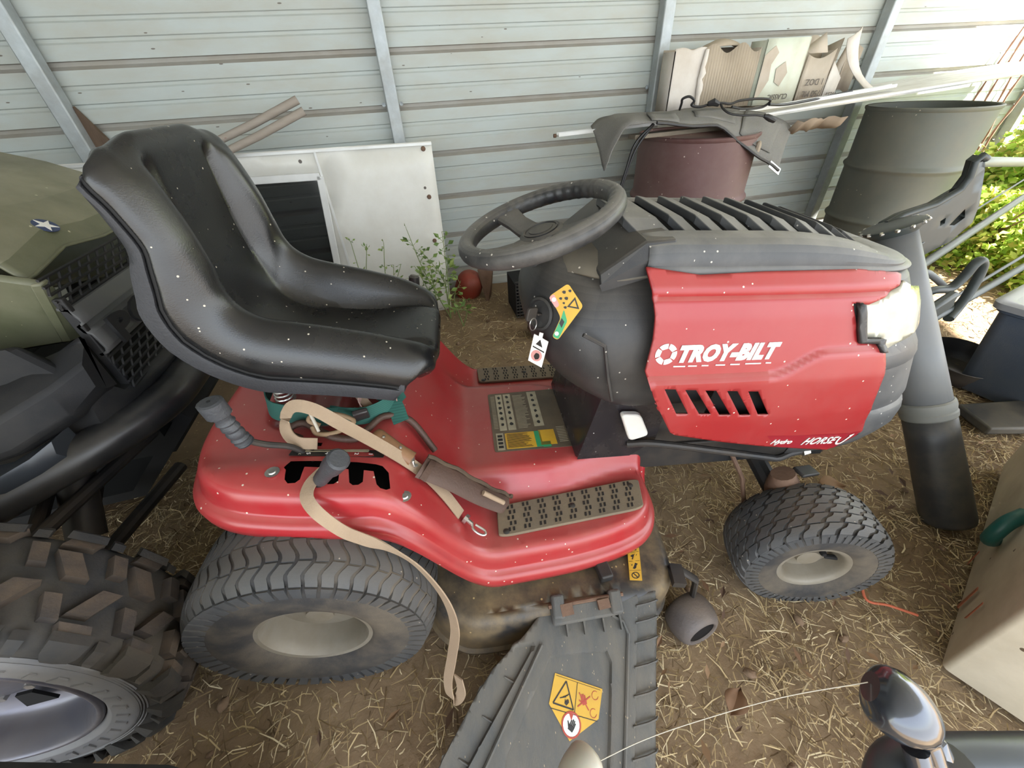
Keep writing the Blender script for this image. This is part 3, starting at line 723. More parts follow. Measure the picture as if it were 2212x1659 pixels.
# --- seat
CEN = cr([(.240, .645), (.258, .665), (.263, .690), (.252, .713), (.215, .722), (.15, .716), (.08, .712), (.02, .716), (-.03, .723), (-.066, .738), (-.095, .764), (-.113, .80), (-.126, .85), (-.137, .91), (-.143, .97), (-.146, 1.03), (-.147, 1.060), (-.152, 1.078), (-.164, 1.087), (-.182, 1.083)], 4)
EDG = cr([(.225, .648), (.246, .668), (.256, .690), (.248, .716), (.217, .740), (.162, .764), (.08, .786), (.01, .802), (-.035, .815), (-.066, .835), (-.082, .86), (-.089, .89), (-.095, .92), (-.101, .95), (-.110, .98), (-.125, 1.020), (-.138, 1.046), (-.150, 1.064), (-.166, 1.074), (-.184, 1.071)], 4)
NU = len(CEN)
def seat_w(u):
    return lerp_tab([(0, .150), (.05, .165), (.10, .178), (.16, .190), (.26, .200), (.40, .204), (.52, .202), (.62, .197), (.72, .190), (.79, .190), (.84, .192), (.89, .190), (.94, .182), (1.0, .160)], u)
def seat_drop(u): return lerp_tab([(0, .01), (.08, .022), (.16, .045), (.26, .054), (.40, .068), (.5, .062), (.60, .042), (.70, .028), (.80, .024), (.88, .022), (.93, .018), (1, .012)], u)
def seat_roll(u): return .020-.010*sstep(.5, .75, u)
def seat_rows(dy=0, drop=0):
    rows = []
    for i in range(NU):
        u = i/(NU-1); c = V((CEN[i][0], 0, CEN[i][1])); e = V((EDG[i][0], 0, EDG[i][1])); w_ = seat_w(u)
        j0, j1 = max(0, i-1), min(NU-1, i+1); t = V((EDG[j1][0]-EDG[j0][0], 0, EDG[j1][1]-EDG[j0][1])).normalized(); nn = V((t.z, 0, -t.x))
        half = []
        for q in [k/20 for k in range(21)]:
            bl_ = sstep(.42, .80, q); p = c.lerp(e, bl_); y = w_*q*.93
            mask = max(sstep(.12, .2, u)*(1-sstep(.36, .44, u)), sstep(.56, .63, u)*(1-sstep(.80, .86, u)))
            p = p+nn*(-.017*exp(-((q-.53)/.05)**2)*mask+.006*exp(-((q-.70)/.10)**2)*mask)
            ro = max(0, q-.82)/.18; p = p-nn*(seat_roll(u)*ro*ro)
            half.append((p.x, y, p.z))
        for h in (.2, .4, .6, .8, 1):
            p = e-nn*(seat_roll(u)+seat_drop(u)*h); half.append((p.x, w_*(.93+.07*sin(min(1, h*1.7)*pi/2)), p.z))
        rows.append([(x, -y, z) for x, y, z in reversed(half[1:])]+half)
    return rows
st = empty('seat'); st.parent = MOW
R_ = seat_rows(); m = MB().grid(R_); m.build('seat_cushion', M_VINYL, st, 60, merge=.0004, solid=.004)
# grained pan round the back and under the cushion
NV = len(R_[0]); pan = []
for i in range(NU):
    u = i/(NU-1); j0, j1 = max(0, i-1), min(NU-1, i+1); t = V((EDG[j1][0]-EDG[j0][0], 0, EDG[j1][1]-EDG[j0][1])).normalized(); nn = V((t.z, 0, -t.x))
    e = V(R_[i][-1]); c = V((CEN[i][0], 0, CEN[i][1])); row = []
    off = .004*sstep(.0, .1, u); wd = (.026*sstep(0, .12, u)*(1-.75*sstep(.55, .85, u))+.008)*(1-.9*sstep(.80, .98, u))
    prof = [(e.y-.004, -.004), (e.y+.004, -.005), (e.y+.006, -.010), (e.y+.003, -wd), (e.y-.012, -wd-.010), (e.y*.6, -wd-.012)]
    half = [((e+nn*h).x, max(0, y), (e+nn*h).z) for y, h in prof]
    mid = e-nn*(wd+.012); half.append((mid.x, 0, mid.z))
    pan.append([(x, -y, z) for x, y, z in half[:-1]]+[half[-1]]+list(reversed(half[:-1])))
ext_b = [(x-.006, y, z+.004) for x, y, z in pan[-1]]
m = MB().grid(pan[8:]); m.build('seat_pan', M_PAN, st, 45, solid=.004, solid_off=1)
m = MB()
for i in range(NU-9):                                    # black gap line between pan and cushion
    pass
for sd_ in (-1, 1):
    m.tube([(R_[i][-1][0], sd_*(R_[i][-1][1]-.001), R_[i][-1][2]-.001) for i in range(8, NU, 2)], .0028, 6)
m.parts('seat_seam', M_DARK, st)
m = MB(); n_ = 7*14; m.tube([(-.07+.006*k/n_-.019*cos(2*pi*k/14), -.118-.019*sin(2*pi*k/14), .602+.070*k/n_) for k in range(n_+1)], .0024, 7); m.build('seat_spring', M_METAL, MOW)
m = MB(); n_ = 7*14; m.tube([(-.07+.006*k/n_-.019*cos(2*pi*k/14), .118-.019*sin(2*pi*k/14), .602+.070*k/n_) for k in range(n_+1)], .0024, 7); m.build('seat_spring', M_METAL, MOW)
m = MB(); m.box((.12, 0, .61), (.22, .10, .012)); m.ribbon([(.10, 0, .58), (.11, 0, .62), (.08, 0, .66)], .12, .006, (0, 1, 0)); m.ribbon([(.02, -.05, .57), (.10, -.10, .615), (.16, -.12, .655)], .020, .005, (1, 1, 0)); m.box((.02, .0, .655), (.24, .16, .02)); m.build('seat_bracket', M_STEELK, MOW, 30)

# --- levers on the right fender
m = MB(); m.tube(cr([(.005, -.245, .545), (-.02, -.252, .590), (-.055, -.268, .618), (-.075, -.280, .643), (-.083, -.285, .66)], 4), .0058, 8); lv = m.build('throttle_lever_arm', M_STEELK, MOW)
m = MB(); pts = cr([(-.077, -.281, .638), (-.080, -.283, .650), (-.0865, -.287, .69), (-.091, -.290, .725), (-.093, -.291, .742)], 8)
rr = []
for i, p in enumerate(pts):
    t = i/(len(pts)-1); rr.append(.0125+.0018*sin(i*2.3)*(1 if t < .62 else 0)+(.0055 if t > .64 else 0)-(.004 if i == len(pts)-1 else 0))
m.tube(pts, rr, 14, flat=1.15); m.build('lever_grip', M_GRIP, MOW, 40)
m = MB(); m.lathe([(0, .0006), (.0028, .0006), (.003, 0)], (-.0935, -.2912, .7425), V(pts[-1])-V(pts[-3]), 8); m.build('grip_hole', M_DARK, MOW)
m = MB(); m.tube([(.030, -.322, .53), (.044, -.328, .575), (.054, -.333, .60)], .010, 10); m.build('deck_lift_lever_arm', M_STEELK, MOW)
m = MB(); pts = [(.046, -.329, .575), (.049, -.330, .584), (.068, -.338, .612), (.080, -.343, .628), (.098, -.350, .652), (.100, -.351, .655)]
m.tube(pts, [.011, .014, .0145, .019, .020, .016], 14); m.build('deck_lift_grip', M_GRIP, MOW, 40)

# --- wheels
def tyre(parent, R_, hw, rim, bead=.0, mt=None):
    """carcass round the local y axis"""
    pr = [(rim, -hw*.80), (rim+.012, -hw*.92), (rim+(R_-rim)*.35, -hw*1.00), (rim+(R_-rim)*.65, -hw*.985), (R_-.030, -hw*.93), (R_-.014, -hw*.86), (R_-.006, -hw*.70), (R_-.002, -hw*.4), (R_, 0)]
    pr = pr+[(r, -h) for r, h in reversed(pr[:-1])]
    pr = cr([(r, h) for r, h in pr], 2)
    return MB().lathe(pr, (0, 0, 0), (0, 1, 0), 72).build('tyre', mt or M_TYRE, parent, 50)
def crown(R_, hw):
    return lambda h: R_-.004-(R_*.10)*abs(h/hw)**4.0
def wave_tread(parent, R_, hw, n, depth, amp, fill, name='tread_bars'):
    Rf = crown(R_, hw); m = MB(); K = 14; da = 2*pi/n
    for k in range(n):
        for piece in ((-1.0, -.66), (-.62, -.22), (-.18, .22), (.26, .62), (.66, 1.0)):
            j = (k % 2)*.04
            secs = []
            for q in range(7):
                v = piece[0]+(piece[1]-piece[0])*q/6; v = v+(j if abs(v) < .9 else 0); h = v*hw*.97
                a0 = k*da+amp*da*sin(v*8.2)*(1-sstep(.75, 1, abs(v))); wd = da*fill/2
                r1 = Rf(h)+depth; r0 = Rf(h)-.004
                hs = h
                secs.append([(r1*sin(a0-wd), hs, r1*cos(a0-wd)), (r1*sin(a0+wd), hs, r1*cos(a0+wd)), (r0*sin(a0+wd), hs*.995, r0*cos(a0+wd)), (r0*sin(a0-wd), hs*.995, r0*cos(a0-wd))])
            m.loft(secs)
        for sgn_ in (-1, 1):                             # the bars run down on to the shoulder
            secs = []
            for t in (0, .35, .7, 1):
                h = sgn_*hw*(.97+.035*t-.02*t*t); r1 = Rf(hw*.97)+depth-(.045*R_/.25)*t; wd = da*fill/2*(1-.1*t); a0 = k*da
                o_ = .004*(1-t)
                secs.append([((r1)*sin(a0-wd), h+sgn_*o_, r1*cos(a0-wd)), (r1*sin(a0+wd), h+sgn_*o_, r1*cos(a0+wd)), ((r1-.008)*sin(a0+wd), h-sgn_*.012, (r1-.008)*cos(a0+wd)), ((r1-.008)*sin(a0-wd), h-sgn_*.012, (r1-.008)*cos(a0-wd))])
            m.loft(secs)
    o = m.build(name, M_TREAD, parent, 30); o['kind'] = 'stuff'; return o
def block_tread(parent, R_, hw, rows_, n, depth):
    Rf = crown(R_, hw); m = MB(); da = 2*pi/n
    for r in range(rows_):
        v0 = -1+2*(r+.06)/rows_; v1 = -1+2*(r+.94)/rows_
        for k in range(n):
            a0 = (k+(.5 if r % 2 else 0))*da; secs = []
            for q in range(6):
                t = q/5; v = v0+(v1-v0)*t; h = v*hw; sk = da*(.34*(t-.5)+.16*math.tanh((t-.5)*9)); wd = da*.36
                r1 = Rf(h)+depth; r0 = Rf(h)-.003
                secs.append([(r1*sin(a0+sk-wd), h, r1*cos(a0+sk-wd)), (r1*sin(a0+sk+wd), h, r1*cos(a0+sk+wd)), (r0*sin(a0+sk+wd), h, r0*cos(a0+sk+wd)), (r0*sin(a0+sk-wd), h, r0*cos(a0+sk-wd))])
            m.loft(secs)
    for k in range(n*2):
        for sgn_ in (-1, 1):
            a0 = k*da/2; wd = da*.17; secs = []
            for t in (0, .5, 1):
                h = sgn_*hw*(.985+.03*t); r1 = Rf(hw*.98)+depth*.6-.030*t
                secs.append([(r1*sin(a0-wd), h, r1*cos(a0-wd)), (r1*sin(a0+wd), h, r1*cos(a0+wd)), ((r1-.006)*sin(a0+wd), h-sgn_*.012, (r1-.006)*cos(a0+wd)), ((r1-.006)*sin(a0-wd), h-sgn_*.012, (r1-.006)*cos(a0-wd))])
            m.loft(secs)
    o = m.build('tread_blocks', M_TREAD, parent, 30); o['kind'] = 'stuff'; return o
def rim_disc(parent, r, hw, side, dish, hole=True):
    """steel rim, outer face on the given side of the local y axis"""
    s = side; pr = [(r-.012, -s*hw*.80), (r+.006, -s*hw*.82), (r-.010, -s*hw*.5), (r-.016, 0), (r-.012, s*hw*.45), (r+.002, s*hw*.74), (r+.008, s*hw*.80), (r+.006, s*hw*.86), (r-.004, s*hw*.84), (r-.010, s*hw*.76), (r-.014, s*hw*.62), (r-.020, s*(hw*.70-dish)), (r*.6, s*(hw*.74-dish)), (.036, s*(hw*.78-dish)), (.030, s*(hw*.80-dish)), (.028, s*(hw*.80-dish+.012)), (.012, s*(hw*.80-dish+.014)), (.0, s*(hw*.80-dish+.014))]
    o = MB().lathe(pr, (0, 0, 0), (0, 1, 0), 56).build('rim', M_RIM, parent, 40)
    m = MB(); m.lathe([(0, .006), (.006, .006), (.008, 0), (.008, -.004)], (.034, s*(hw*.78-dish+.006), .018), (0, s, 0), 8); m.tube([(.045, s*(hw*.76-dish+.006), .004), (.078, s*(hw*.76-dish+.016), .016)], .0065, 8); m.build('valve', M_DARK, o)
    return o
def wheel(name, loc, rz, R_, hw, rim, side, kind, lean=0):
    e = empty(name, loc, (lean, 0, rz)); e.parent = MOW
    tyre(e, R_, hw, rim)
    if kind == 'rear': wave_tread(e, R_-.004, hw, 54, .009, .36, .76)
    else: block_tread(e, R_-.003, hw, 6, 28, .010)
    rim_disc(e, rim, hw, side, .045 if kind == 'rear' else .035)
    return e
wheel('rear_wheel', (-.018, -.365, .240), 0, .246, .100, .110, -1, 'rear')
wheel('rear_wheel', (-.018, .365, .240), 0, .246, .100, .110, 1, 'rear')
wheel('front_wheel', (1.225, -.338, .168), RAD(-12), .186, .078, .084, -1, 'front')
wheel('front_wheel', (1.225, .338, .168), RAD(-12), .186, .078, .084, 1, 'front')
MB().tube([(-.012, -.32, .246), (-.012, .32, .246)], .02, 12).build('rear_axle', M_STEELK, MOW)
MB().box((-.01, 0, .30), (.26, .26, .2)).box((-.1, 0, .42), (.2, .5, .14)).build('transaxle', M_STEELK, MOW, 30, bevel=.02)
# front axle, spindles, links
m = MB(); m.tube([(1.18, -.24, .255), (1.17, -.12, .30), (1.165, 0, .315), (1.17, .12, .30), (1.18, .24, .255)], .026, 10); m.build('front_axle', M_STEELK, MOW)
for s in (-1, 1):
    m = MB(); m.tube([(1.165, s*.225, .345), (1.18, s*.232, .30), (1.20, s*.24, .24), (1.212, s*.25, .17)], [.026, .038, .036, .024], 14, flat=1.2); m.tube([(1.215, s*.25, .175), (1.225, s*.34, .168)], .012, 10); m.build('spindle', M_RUST, MOW)
    m = MB(); m.box((1.235, s*.225, .345), (.07, .035, .010), (0, .2, .2)); m.lathe([(0, 0), (.014, 0), (.014, .024), (.008, .03), (0, .03)], (1.262, s*.245, .285), (.3, s*1, -.1), 6); m.parts('steering_arm', M_STEELK, MOW, ang=30, bevel=.003)
    m = MB(); m.lathe([(0, .045), (.010, .045), (.0105, .02), (.008, 0)], (1.235, s*.252, .285), (.1, s*1, 0), 10); m.build('axle_bolt', M_METAL, MOW)
m = MB(); m.tube(cr([(.72, -.165, .44), (.80, -.185, .452), (1.08, -.205, .40), (1.135, -.21, .392), (1.165, -.212, .41), (1.21, -.215, .425)], 6), .0095, 10); m.build('drag_link', M_STEELK, MOW)
MB().tube([(1.19, -.2145, .418), (1.205, -.215, .424)], .0135, 8).build('link_nut', M_METAL, MOW)
m = MB(); m.tube([(1.06, -.14, .35), (1.10, -.18, .28), (1.115, -.235, .18), (1.12, -.26, .12)], .0065, 8); m.build('lift_rod', M_RUST, MOW)

# --- cutting deck
DK = [(.205, -.20), (.212, -.28), (.222, -.34), (.245, -.395), (.285, -.425), (.335, -.435), (.50, -.430), (.66, -.425), (.745, -.415), (.785, -.385), (.80, -.33), (.805, -.22), (.80, -.05), (.80, .15), (.80, .30), (.78, .40), (.72, .46), (.62, .49), (.52, .495), (.40, .48), (.30, .43), (.235, .34), (.205, .20), (.20, 0)]
dk = [p[:2] for p in cr([(x, y, 0) for x, y in DK], 5, True)]
def dk_z(x, y):
    z = .215+.008*sin(x*14)*sin(y*11)
    z += .030*exp(-((hypot(x-.36, (y+.18)*.9)-.0)/.15)**4)+.030*exp(-((hypot(x-.52, y*.9)-.0)/.17)**4)+.030*exp(-((hypot(x-.36, (y-.28)*.9))/.15)**4)
    return z
sg = 1 if sum(dk[i-1][0]*dk[i][1]-dk[i][0]*dk[i-1][1] for i in range(len(dk))) > 0 else -1
m = MB(); m.fill(dk, (), .025, lambda x, y: (x, y, dk_z(x, y))); rows = []
for d, h in ((0, 0), (.010, -.004), (.020, -.015), (.026, -.035), (.028, -.115), (.036, -.122), (.036, -.128)):
    lp = off_loop(dk, -sg*d); rows.append([(x, y, dk_z(*q)+h) for (x, y), q in zip(lp, dk)])
m.grid(rows, cv=True); dko = m.build('cutting_deck', M_DECK, MOW, 45, solid=.003, merge=.0006)
m = MB(); m.box((.52, -.30, .245), (.055, .13, .03)); m.box((.43, -.31, .245), (.08, .05, .012)); m.box((.62, -.345, .238), (.03, .12, .025), (0, 0, .12)); m.parts('deck_bracket', M_STEELK, MOW, ang=30, bevel=.004)
m = MB(); m.lathe([(0, .03), (.012, .028), (.014, 0)], (.56, .43, .235), (0, 0, 1), 10); m.build('deck_port', M_BLK, MOW)
SK = [V((.713, -.311, 0)), V((.746, -.308, 0)), V((.717, -.407, 0)), V((.686, -.404, 0))]
SKZ = [dk_z(q.x, q.y)+.008 for q in SK]
def SKP(u, v, h=0):
    p = SK[3].lerp(SK[2], u).lerp(SK[0].lerp(SK[1], u), v); z = (SKZ[3]*(1-u)+SKZ[2]*u)*(1-v)+(SKZ[0]*(1-u)+SKZ[1]*u)*v; return (p.x, p.y, z+h)
dks = MB().prism([SKP(*p) for p in ((0, 0), (1, 0), (1, 1), (0, 1))], (0, 0, .0012)).build('deck_sticker', M_YEL, MOW, 0)
m = MB()
for i, v in enumerate((.12, .36, .60, .84)):
    if i == 3: m.prism([SKP(u, v+dv, .0013) for u, dv in ((.2, -.08), (.8, -.08), (.5, .08))], (0, 0, .0004))
    elif i == 0:
        for k in range(10): a0, a1 = 2*pi*k/10, 2*pi*(k+1)/10; m.prism([SKP(.5+.34*r_*cos(a), v+.085*r_*sin(a), .0013) for a, r_ in ((a0, 1), (a1, 1), (a1, .75), (a0, .75))], (0, 0, .0004))
        m.prism([SKP(.28, v+.05, .0014), SKP(.36, v+.06, .0014), SKP(.72, v-.05, .0014), SKP(.64, v-.06, .0014)], (0, 0, .0004))
    else: m.prism([SKP(.5+.32*cos(t)*(1 if k % 2 else .45), v+.085*sin(t)*(1 if k % 3 else .6), .0013) for k, t in enumerate([2*pi*j/11 for j in range(11)])], (0, 0, .0004))
    if i: m.prism([SKP(.06, v-.122, .0013), SKP(.94, v-.122, .0013), SKP(.94, v-.114, .0013), SKP(.06, v-.114, .0013)], (0, 0, .0004))
m.build('sticker_pictograms', M_BLKP, dks, 0)
# gauge wheel at the front of the deck
m = MB(); m.box((.815, -.398, .205), (.03, .05, .02), (0, 0, -.2)); m.tube([(.80, -.385, .20), (.84, -.385, .195), (.875, -.40, .175), (.888, -.405, .10)], .012, 8, flat=.6); m.build('gauge_wheel_arm', M_STEELK, MOW, 40)
gw = MB().lathe(cr([(.020, -.040), (.045, -.042), (.058, -.034), (.064, -.010), (.062, .015), (.055, .034), (.046, .042), (.040, .043), (.037, .038)], 3), (.885, -.440, .045), (.22, -1, .12), 32).build('gauge_wheel', mat('worn grey roller', hexc('5a5350'), .6, 0, hexc('6d6561'), .6, 20, bump=.3, bscale=160, dust=hexc('7d6a52'), dust_amt=.5), MOW, 50)
MB().lathe([(.038, .038), (.034, .0), (.028, -.012), (.014, -.012), (.013, .012), (0, .014)], (0, 0, 0), (0, 0, 1), 24).build('wheel_hollow', mat('dark hollow', hexc('2b2725'), .8), gw, 40).matrix_parent_inverse = Matrix.Identity(4)  # dark lining of the roller's bore; the shade inside is painted in
bpy.data.objects['wheel_hollow'].location = (.885, -.440, .045); bpy.data.objects['wheel_hollow'].rotation_euler = V((.22, -1, .12)).to_track_quat('Z', 'Y').to_euler()
# discharge chute: sloping moulded plate with ribs
CN = V((0, -.45, 1)).normalized()
def CH(x, y, h=0): return V((x, y, .21+.45*(y+.43)))+CN*h
CH_OUT = [(.476, -.440), (.50, -.424), (.64, -.427), (.66, -.432), (.755, -.430), (.738, -.49), (.70, -.60), (.655, -.74), (.18, -.74), (.225, -.665), (.30, -.575), (.345, -.530), (.405, -.490), (.43, -.472), (.45, -.455)]
REC = [(.470, -.520), (.600, -.524), (.606, -.545), (.575, -.660), (.55, -.74), (.33, -.74), (.36, -.66)]
def ch_h(x, y):
    h = 0
    c = (.5, -.64)
    if inpoly((x, y), REC): h = -.008 if inpoly((x, y), par_(REC, .0045)) else -.001
    edge = .755-(y+.43)*-.32
    xr = .755+(y+.43)*.32
    if x > xr-.055: h -= .004
    xl = .43+(y+.47)*.93
    if x < xl+.035 and y < -.50: h -= .010
    h -= .020*sstep(0, 1, max(0, (x-xr+.012)/.014))
    return h
def par_(lp, d):
    c = V((sum(q[0] for q in lp)/len(lp), sum(q[1] for q in lp)/len(lp))); return [tuple(V(q)+(c-V(q)).normalized()*d) for q in lp]
XR = lambda y: .755+(y+.43)*.32
XL = lambda y: .43+(y+.47)*.93
LN = [REC[:5], par_(REC, .005)[:5], [REC[5], REC[6], REC[0]], [par_(REC, .005)[5], par_(REC, .005)[6], par_(REC, .005)[0]]]
LN += [[(XR(y)-d, y) for y in (-.44, -.735)] for d in (.0555, .0535)]+[[(XL(y)+d, y) for y in (-.51, -.735)] for d in (.0345, .0375)]
m = MB(); m.fill(CH_OUT, (), .009, lambda x, y: CH(x, y, ch_h(x, y)), lines=LN)
chu = m.build('discharge_chute', M_CHUTE, MOW, 40, solid=.006)
for i, y in enumerate((-.448, -.478, -.513, -.553, -.598, -.642, -.688)):
    xr = .755+(y+.43)*.32
    MB().tube([CH(xr-.062, y-.006, .001), CH(xr-.03, y-.003, .003), CH(xr-.010, y, .001), CH(xr-.002, y, -.012)], .0026, 6).build('edge_rib', M_CHUTE, chu)
for y in (-.545, -.60, -.655, -.70):
    xl = .43+(y+.47)*.93
    MB().tube([CH(xl+.008, y, -.010), CH(xl+.040, y-.018, -.007)], .0024, 6).build('edge_rib', M_CHUTE, chu)
m = MB(); m.tube([CH(.42, -.50, .004), CH(.455, -.500, .004), CH(.26, -.74, .004)][1:], .004, 6); m.tube([CH(.655, -.50, .002), CH(.58, -.74, .002)], .004, 6); m.tube([CH(.625, -.465, .004), CH(.648, -.478, .004), CH(.655, -.50, .002)], .004, 6); m.parts('moulded_ridge', M_CHUTE, chu)
# hinge
m = MB(); secs = []
m.box(CH(.565, -.450, .010), (.165, .040, .016), (RAD(24), 0, .05)); m.box(CH(.50, -.437, .016), (.03, .05, .02), (RAD(24), 0, 0)); m.box(CH(.635, -.440, .016), (.03, .05, .02), (RAD(24), 0, 0)); hg = m.build('chute_hinge', M_CHUTE, MOW, 30, bevel=.006)
MB().box(CH(.518, -.444, .022), (.028, .024, .008), (RAD(24), 0, .1)).box(CH(.605, -.442, .022), (.028, .020, .008), (RAD(24), 0, .1)).parts('hinge_window', M_RUST, hg, ang=30)
m = MB()
for x in (.515, .555, .60, .64): m.box(CH(x, -.478, .008), (.004, .03, .012), (RAD(24), 0, 0))
m.parts('hinge_gusset', M_CHUTE, hg, ang=0)
MB().tube([CH(.478, -.436, .016), CH(.655, -.428, .018)], .005, 8).build('hinge_pin', M_RUST, hg)
# yellow warning sticker on the chute
SQ = [V((.478, -.550)), V((.576, -.586)), V((.557, -.630)), V((.490, -.655)), V((.457, -.596))]
sxd = (SQ[1]-SQ[0]).normalized(); syd = V((sxd.y, -sxd.x))   # right along the top edge, down the sticker
def CS(u, v, h=0):
    p = SQ[0]+sxd*u+syd*v; return CH(p.x, p.y, -.008+.0012+h)
cst = MB().prism([CH(p.x, p.y, -.0078) for p in SQ], CN*.0012).build('chute_sticker', M_YEL, MOW, 0)
m = MB()
def seg(a_, b_, t, h=.0004):
    a2 = V(a_); b2 = V(b_); d = (b2-a2).normalized(); n2 = V((-d.y, d.x))*t/2
    m.prism([CS(*(a2+n2), h), CS(*(b2+n2), h), CS(*(b2-n2), h), CS(*(a2-n2), h)], CN*.0004)
seg((.0, .056), (.10, .052), .0012); seg((.050, .003), (.051, .052), .0012); seg((.003, .003), (.100, .003), .0006)
T3 = [(.026, .007), (.048, .047), (.004, .047)]
for k in range(3): seg(T3[k], T3[(k+1) % 3], .0026)
for k in range(3): seg((.017+.006*k, .036-.003*k), (.030+.003*k, .031-.003*k), .0016)
def hand(c, s, F, rot=0):
    palm = [(-.5, -.6), (.45, -.6), (.55, .2), (-.5, .2)]
    def q(x, y): return F(c[0]+s*(x*cos(rot)-y*sin(rot)), c[1]-s*(x*sin(rot)+y*cos(rot)))
    m.prism([q(*p) for p in palm], CN*.0004)
    for x, l in ((-.4, .85), (-.12, 1.1), (.16, 1.05), (.42, .8)): m.prism([q(x-.11, .15), q(x+.11, .15), q(x+.10, l), q(x-.10, l)], CN*.0004)
    m.prism([q(-.5, -.4), q(-.4, 0), q(-.95, .45), q(-1.05, .3)], CN*.0004)
hand((.032, .040), .006, lambda a_, b_: CS(a_, b_, .0005), -.6)
m.build('sticker_symbols', M_BLKP, cst, 0)
m = MB()
hand((.068, .028), .010, lambda a_, b_: CS(a_, b_, .0005), .5); seg((.056, .018), (.080, .040), .002, .0006); seg((.080, .018), (.056, .040), .002, .0006)
for c in ((.090, .014), (.090, .042)):
    for k in range(9): a0 = pi*2*k/11; a1 = pi*2*(k+1)/11; seg((c[0]+.007*cos(a0), c[1]+.007*sin(a0)), (c[0]+.007*cos(a1), c[1]+.007*sin(a1)), .001)
for k in range(20): a0 = 2*pi*k/20; a1 = 2*pi*(k+1)/20; seg((.047+.0190*cos(a0), .070+.0190*sin(a0)), (.047+.0190*cos(a1), .070+.0190*sin(a1)), .003, .0008)
m.prism([CS(*p, .0009) for p in ((.039, .053), (.049, .053), (.046, .064))], CN*.0004); m.build('sticker_red_marks', M_REDPR, cst, 0)
MB().prism([CS(.047+.0190*cos(2*pi*k/24), .070+.0190*sin(2*pi*k/24), .0003) for k in range(24)], CN*.0004).build('white_disc', M_WHITE, cst, 0)
m = MB(); hand((.048, .073), .011, lambda a_, b_: CS(a_, b_, .0009), -.35); m.build('black_hand', M_BLKP, cst, 0)

# ------------------------------------------------------------------ the olive utility vehicle on the left, nose towards +x
M_OLIVE = mat('olive plastic', hexc('50523b'), .48, 0, hexc('595b45'), .5, 3, bump=.06, bscale=400, dust=hexc('a29d88'), dust_amt=.22, dust_toplight=.6, speck=hexc('b0aa90'), speck_amt=.02, speck_scale=90)  # darker base, paler tops: dust, plus light from above put into the colour
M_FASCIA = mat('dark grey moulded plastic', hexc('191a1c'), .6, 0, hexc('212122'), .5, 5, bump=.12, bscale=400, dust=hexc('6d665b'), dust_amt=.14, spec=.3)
M_FASCL = mat('lit grille plastic', hexc('4c4d4d'), .55, 0, hexc('545454'), .5, 5, dust=hexc('6d665b'), dust_amt=.2, spec=.3)  # paler copy of the fascia plastic; light on the panel put into its colour
M_TUBE = mat('black bumper tube', hexc('151618'), .28, .1, hexc('2a2a2b'), .5, 8, dust=hexc('6b655c'), dust_amt=.3)
M_BLUE = mat('dull blue paint', hexc('3b4666'), .45, .2)
M_UTYRE = mat('utility tyre rubber', hexc('222324'), .75, 0, hexc('2d2d2d'), .6, 9, bump=.2, bscale=250, dust=hexc('6f624e'), dust_amt=.35)
M_LUG = mat('dusty lug', hexc('262628'), .8, 0, hexc('57493a'), .45, 14, bump=.3, bscale=160)
M_RING = mat('grey bead ring', hexc('606164'), .5, 0, hexc('77777a'), .6, 12, dust=hexc('8d8574'), dust_amt=.35)
M_WHL = mat('scuffed machined wheel', hexc('75767e'), .35, .55, hexc('5c5c68'), .6, 6, dust=hexc('7c6f60'), dust_amt=.35, stretch=(1, 1, 5))
UTV = empty('utility_vehicle', (-1.35, 1.25, 0)); tag(UTV, 'olive green utility vehicle with black grille and tubular bumper at the left edge', 'vehicle')
bpy.context.view_layer.update(); UI = UTV.matrix_basis.inverted()
def U(o):
    o.matrix_parent_inverse = UI; return o
def ub(m, name, mt, par=None, **k):
    o = m.build(name, mt, par or UTV, **k)
    if par is None: o.matrix_parent_inverse = UI
    return o
# hood: rows from the front edge back, columns across
HY = [.955, .97, .98, 1.08, 1.20, 1.33, 1.46, 1.55, 1.60, 1.625]
def hood_row(x, z, crown, side):
    r = []
    for y in HY:
        t = (y-1.265)/.36; zz = z+crown*(1-t*t)-side*max(0, abs(t)-.86)*2.2; bump_ = .018*(sstep(.30, .42, abs(t))-sstep(.62, .74, abs(t)))
        r.append((x-.03*t*t, y, zz+bump_))
    return r
m = MB(); rows = [hood_row(-.748, .800, .02, .10), hood_row(-.752, .848, .02, .10), hood_row(-.770, .880, .025, .12), hood_row(-.83, .925, .03, .16), hood_row(-.92, .965, .035, .2), hood_row(-1.02, .995, .04, .2), hood_row(-1.2, 1.02, .04, .2), hood_row(-1.6, 1.05, .04, .2), hood_row(-2.1, 1.07, .04, .2)]
rows[0] = [(x, y, z+.05) for x, y, z in rows[0]]
m.grid(rows); ub(m, 'hood', M_OLIVE, ang=28, solid=.006, sub=0)
# side cheek, near and far
for y0, s in ((.955, 1), (1.622, -1)):
    m = MB(); rows = []
    for k, (x, zt, zb, dx) in enumerate(((-.750, .850, .690, -.075), (-.80, .868, .688, -.06), (-.88, .896, .686, -.05), (-1.0, .935, .68, -.04), (-1.3, .975, .66, -.03), (-2.1, 1.02, .64, -.03))):
        rows.append([(x, y0, zt), (x+.003, y0-s*.004, zt-.012), (x+dx*.5, y0+s*.036, (zt+zb)/2), (x+dx, y0+s*.078, zb), (x+dx-.02, y0+s*.10, zb-.012)])
    m.grid(rows); ub(m, 'side_cheek', M_OLIVE, ang=15, solid=.006)
m = MB(); m.prism([(-.742, .940, .845), (-.738, .962, .85), (-.775, 1.005, .735), (-.81, 1.03, .690), (-.835, 1.02, .684), (-.795, .985, .75)], (-.02, .0, .0)); ub(m, 'cheek_pillar', M_OLIVE, ang=30, bevel=.004)
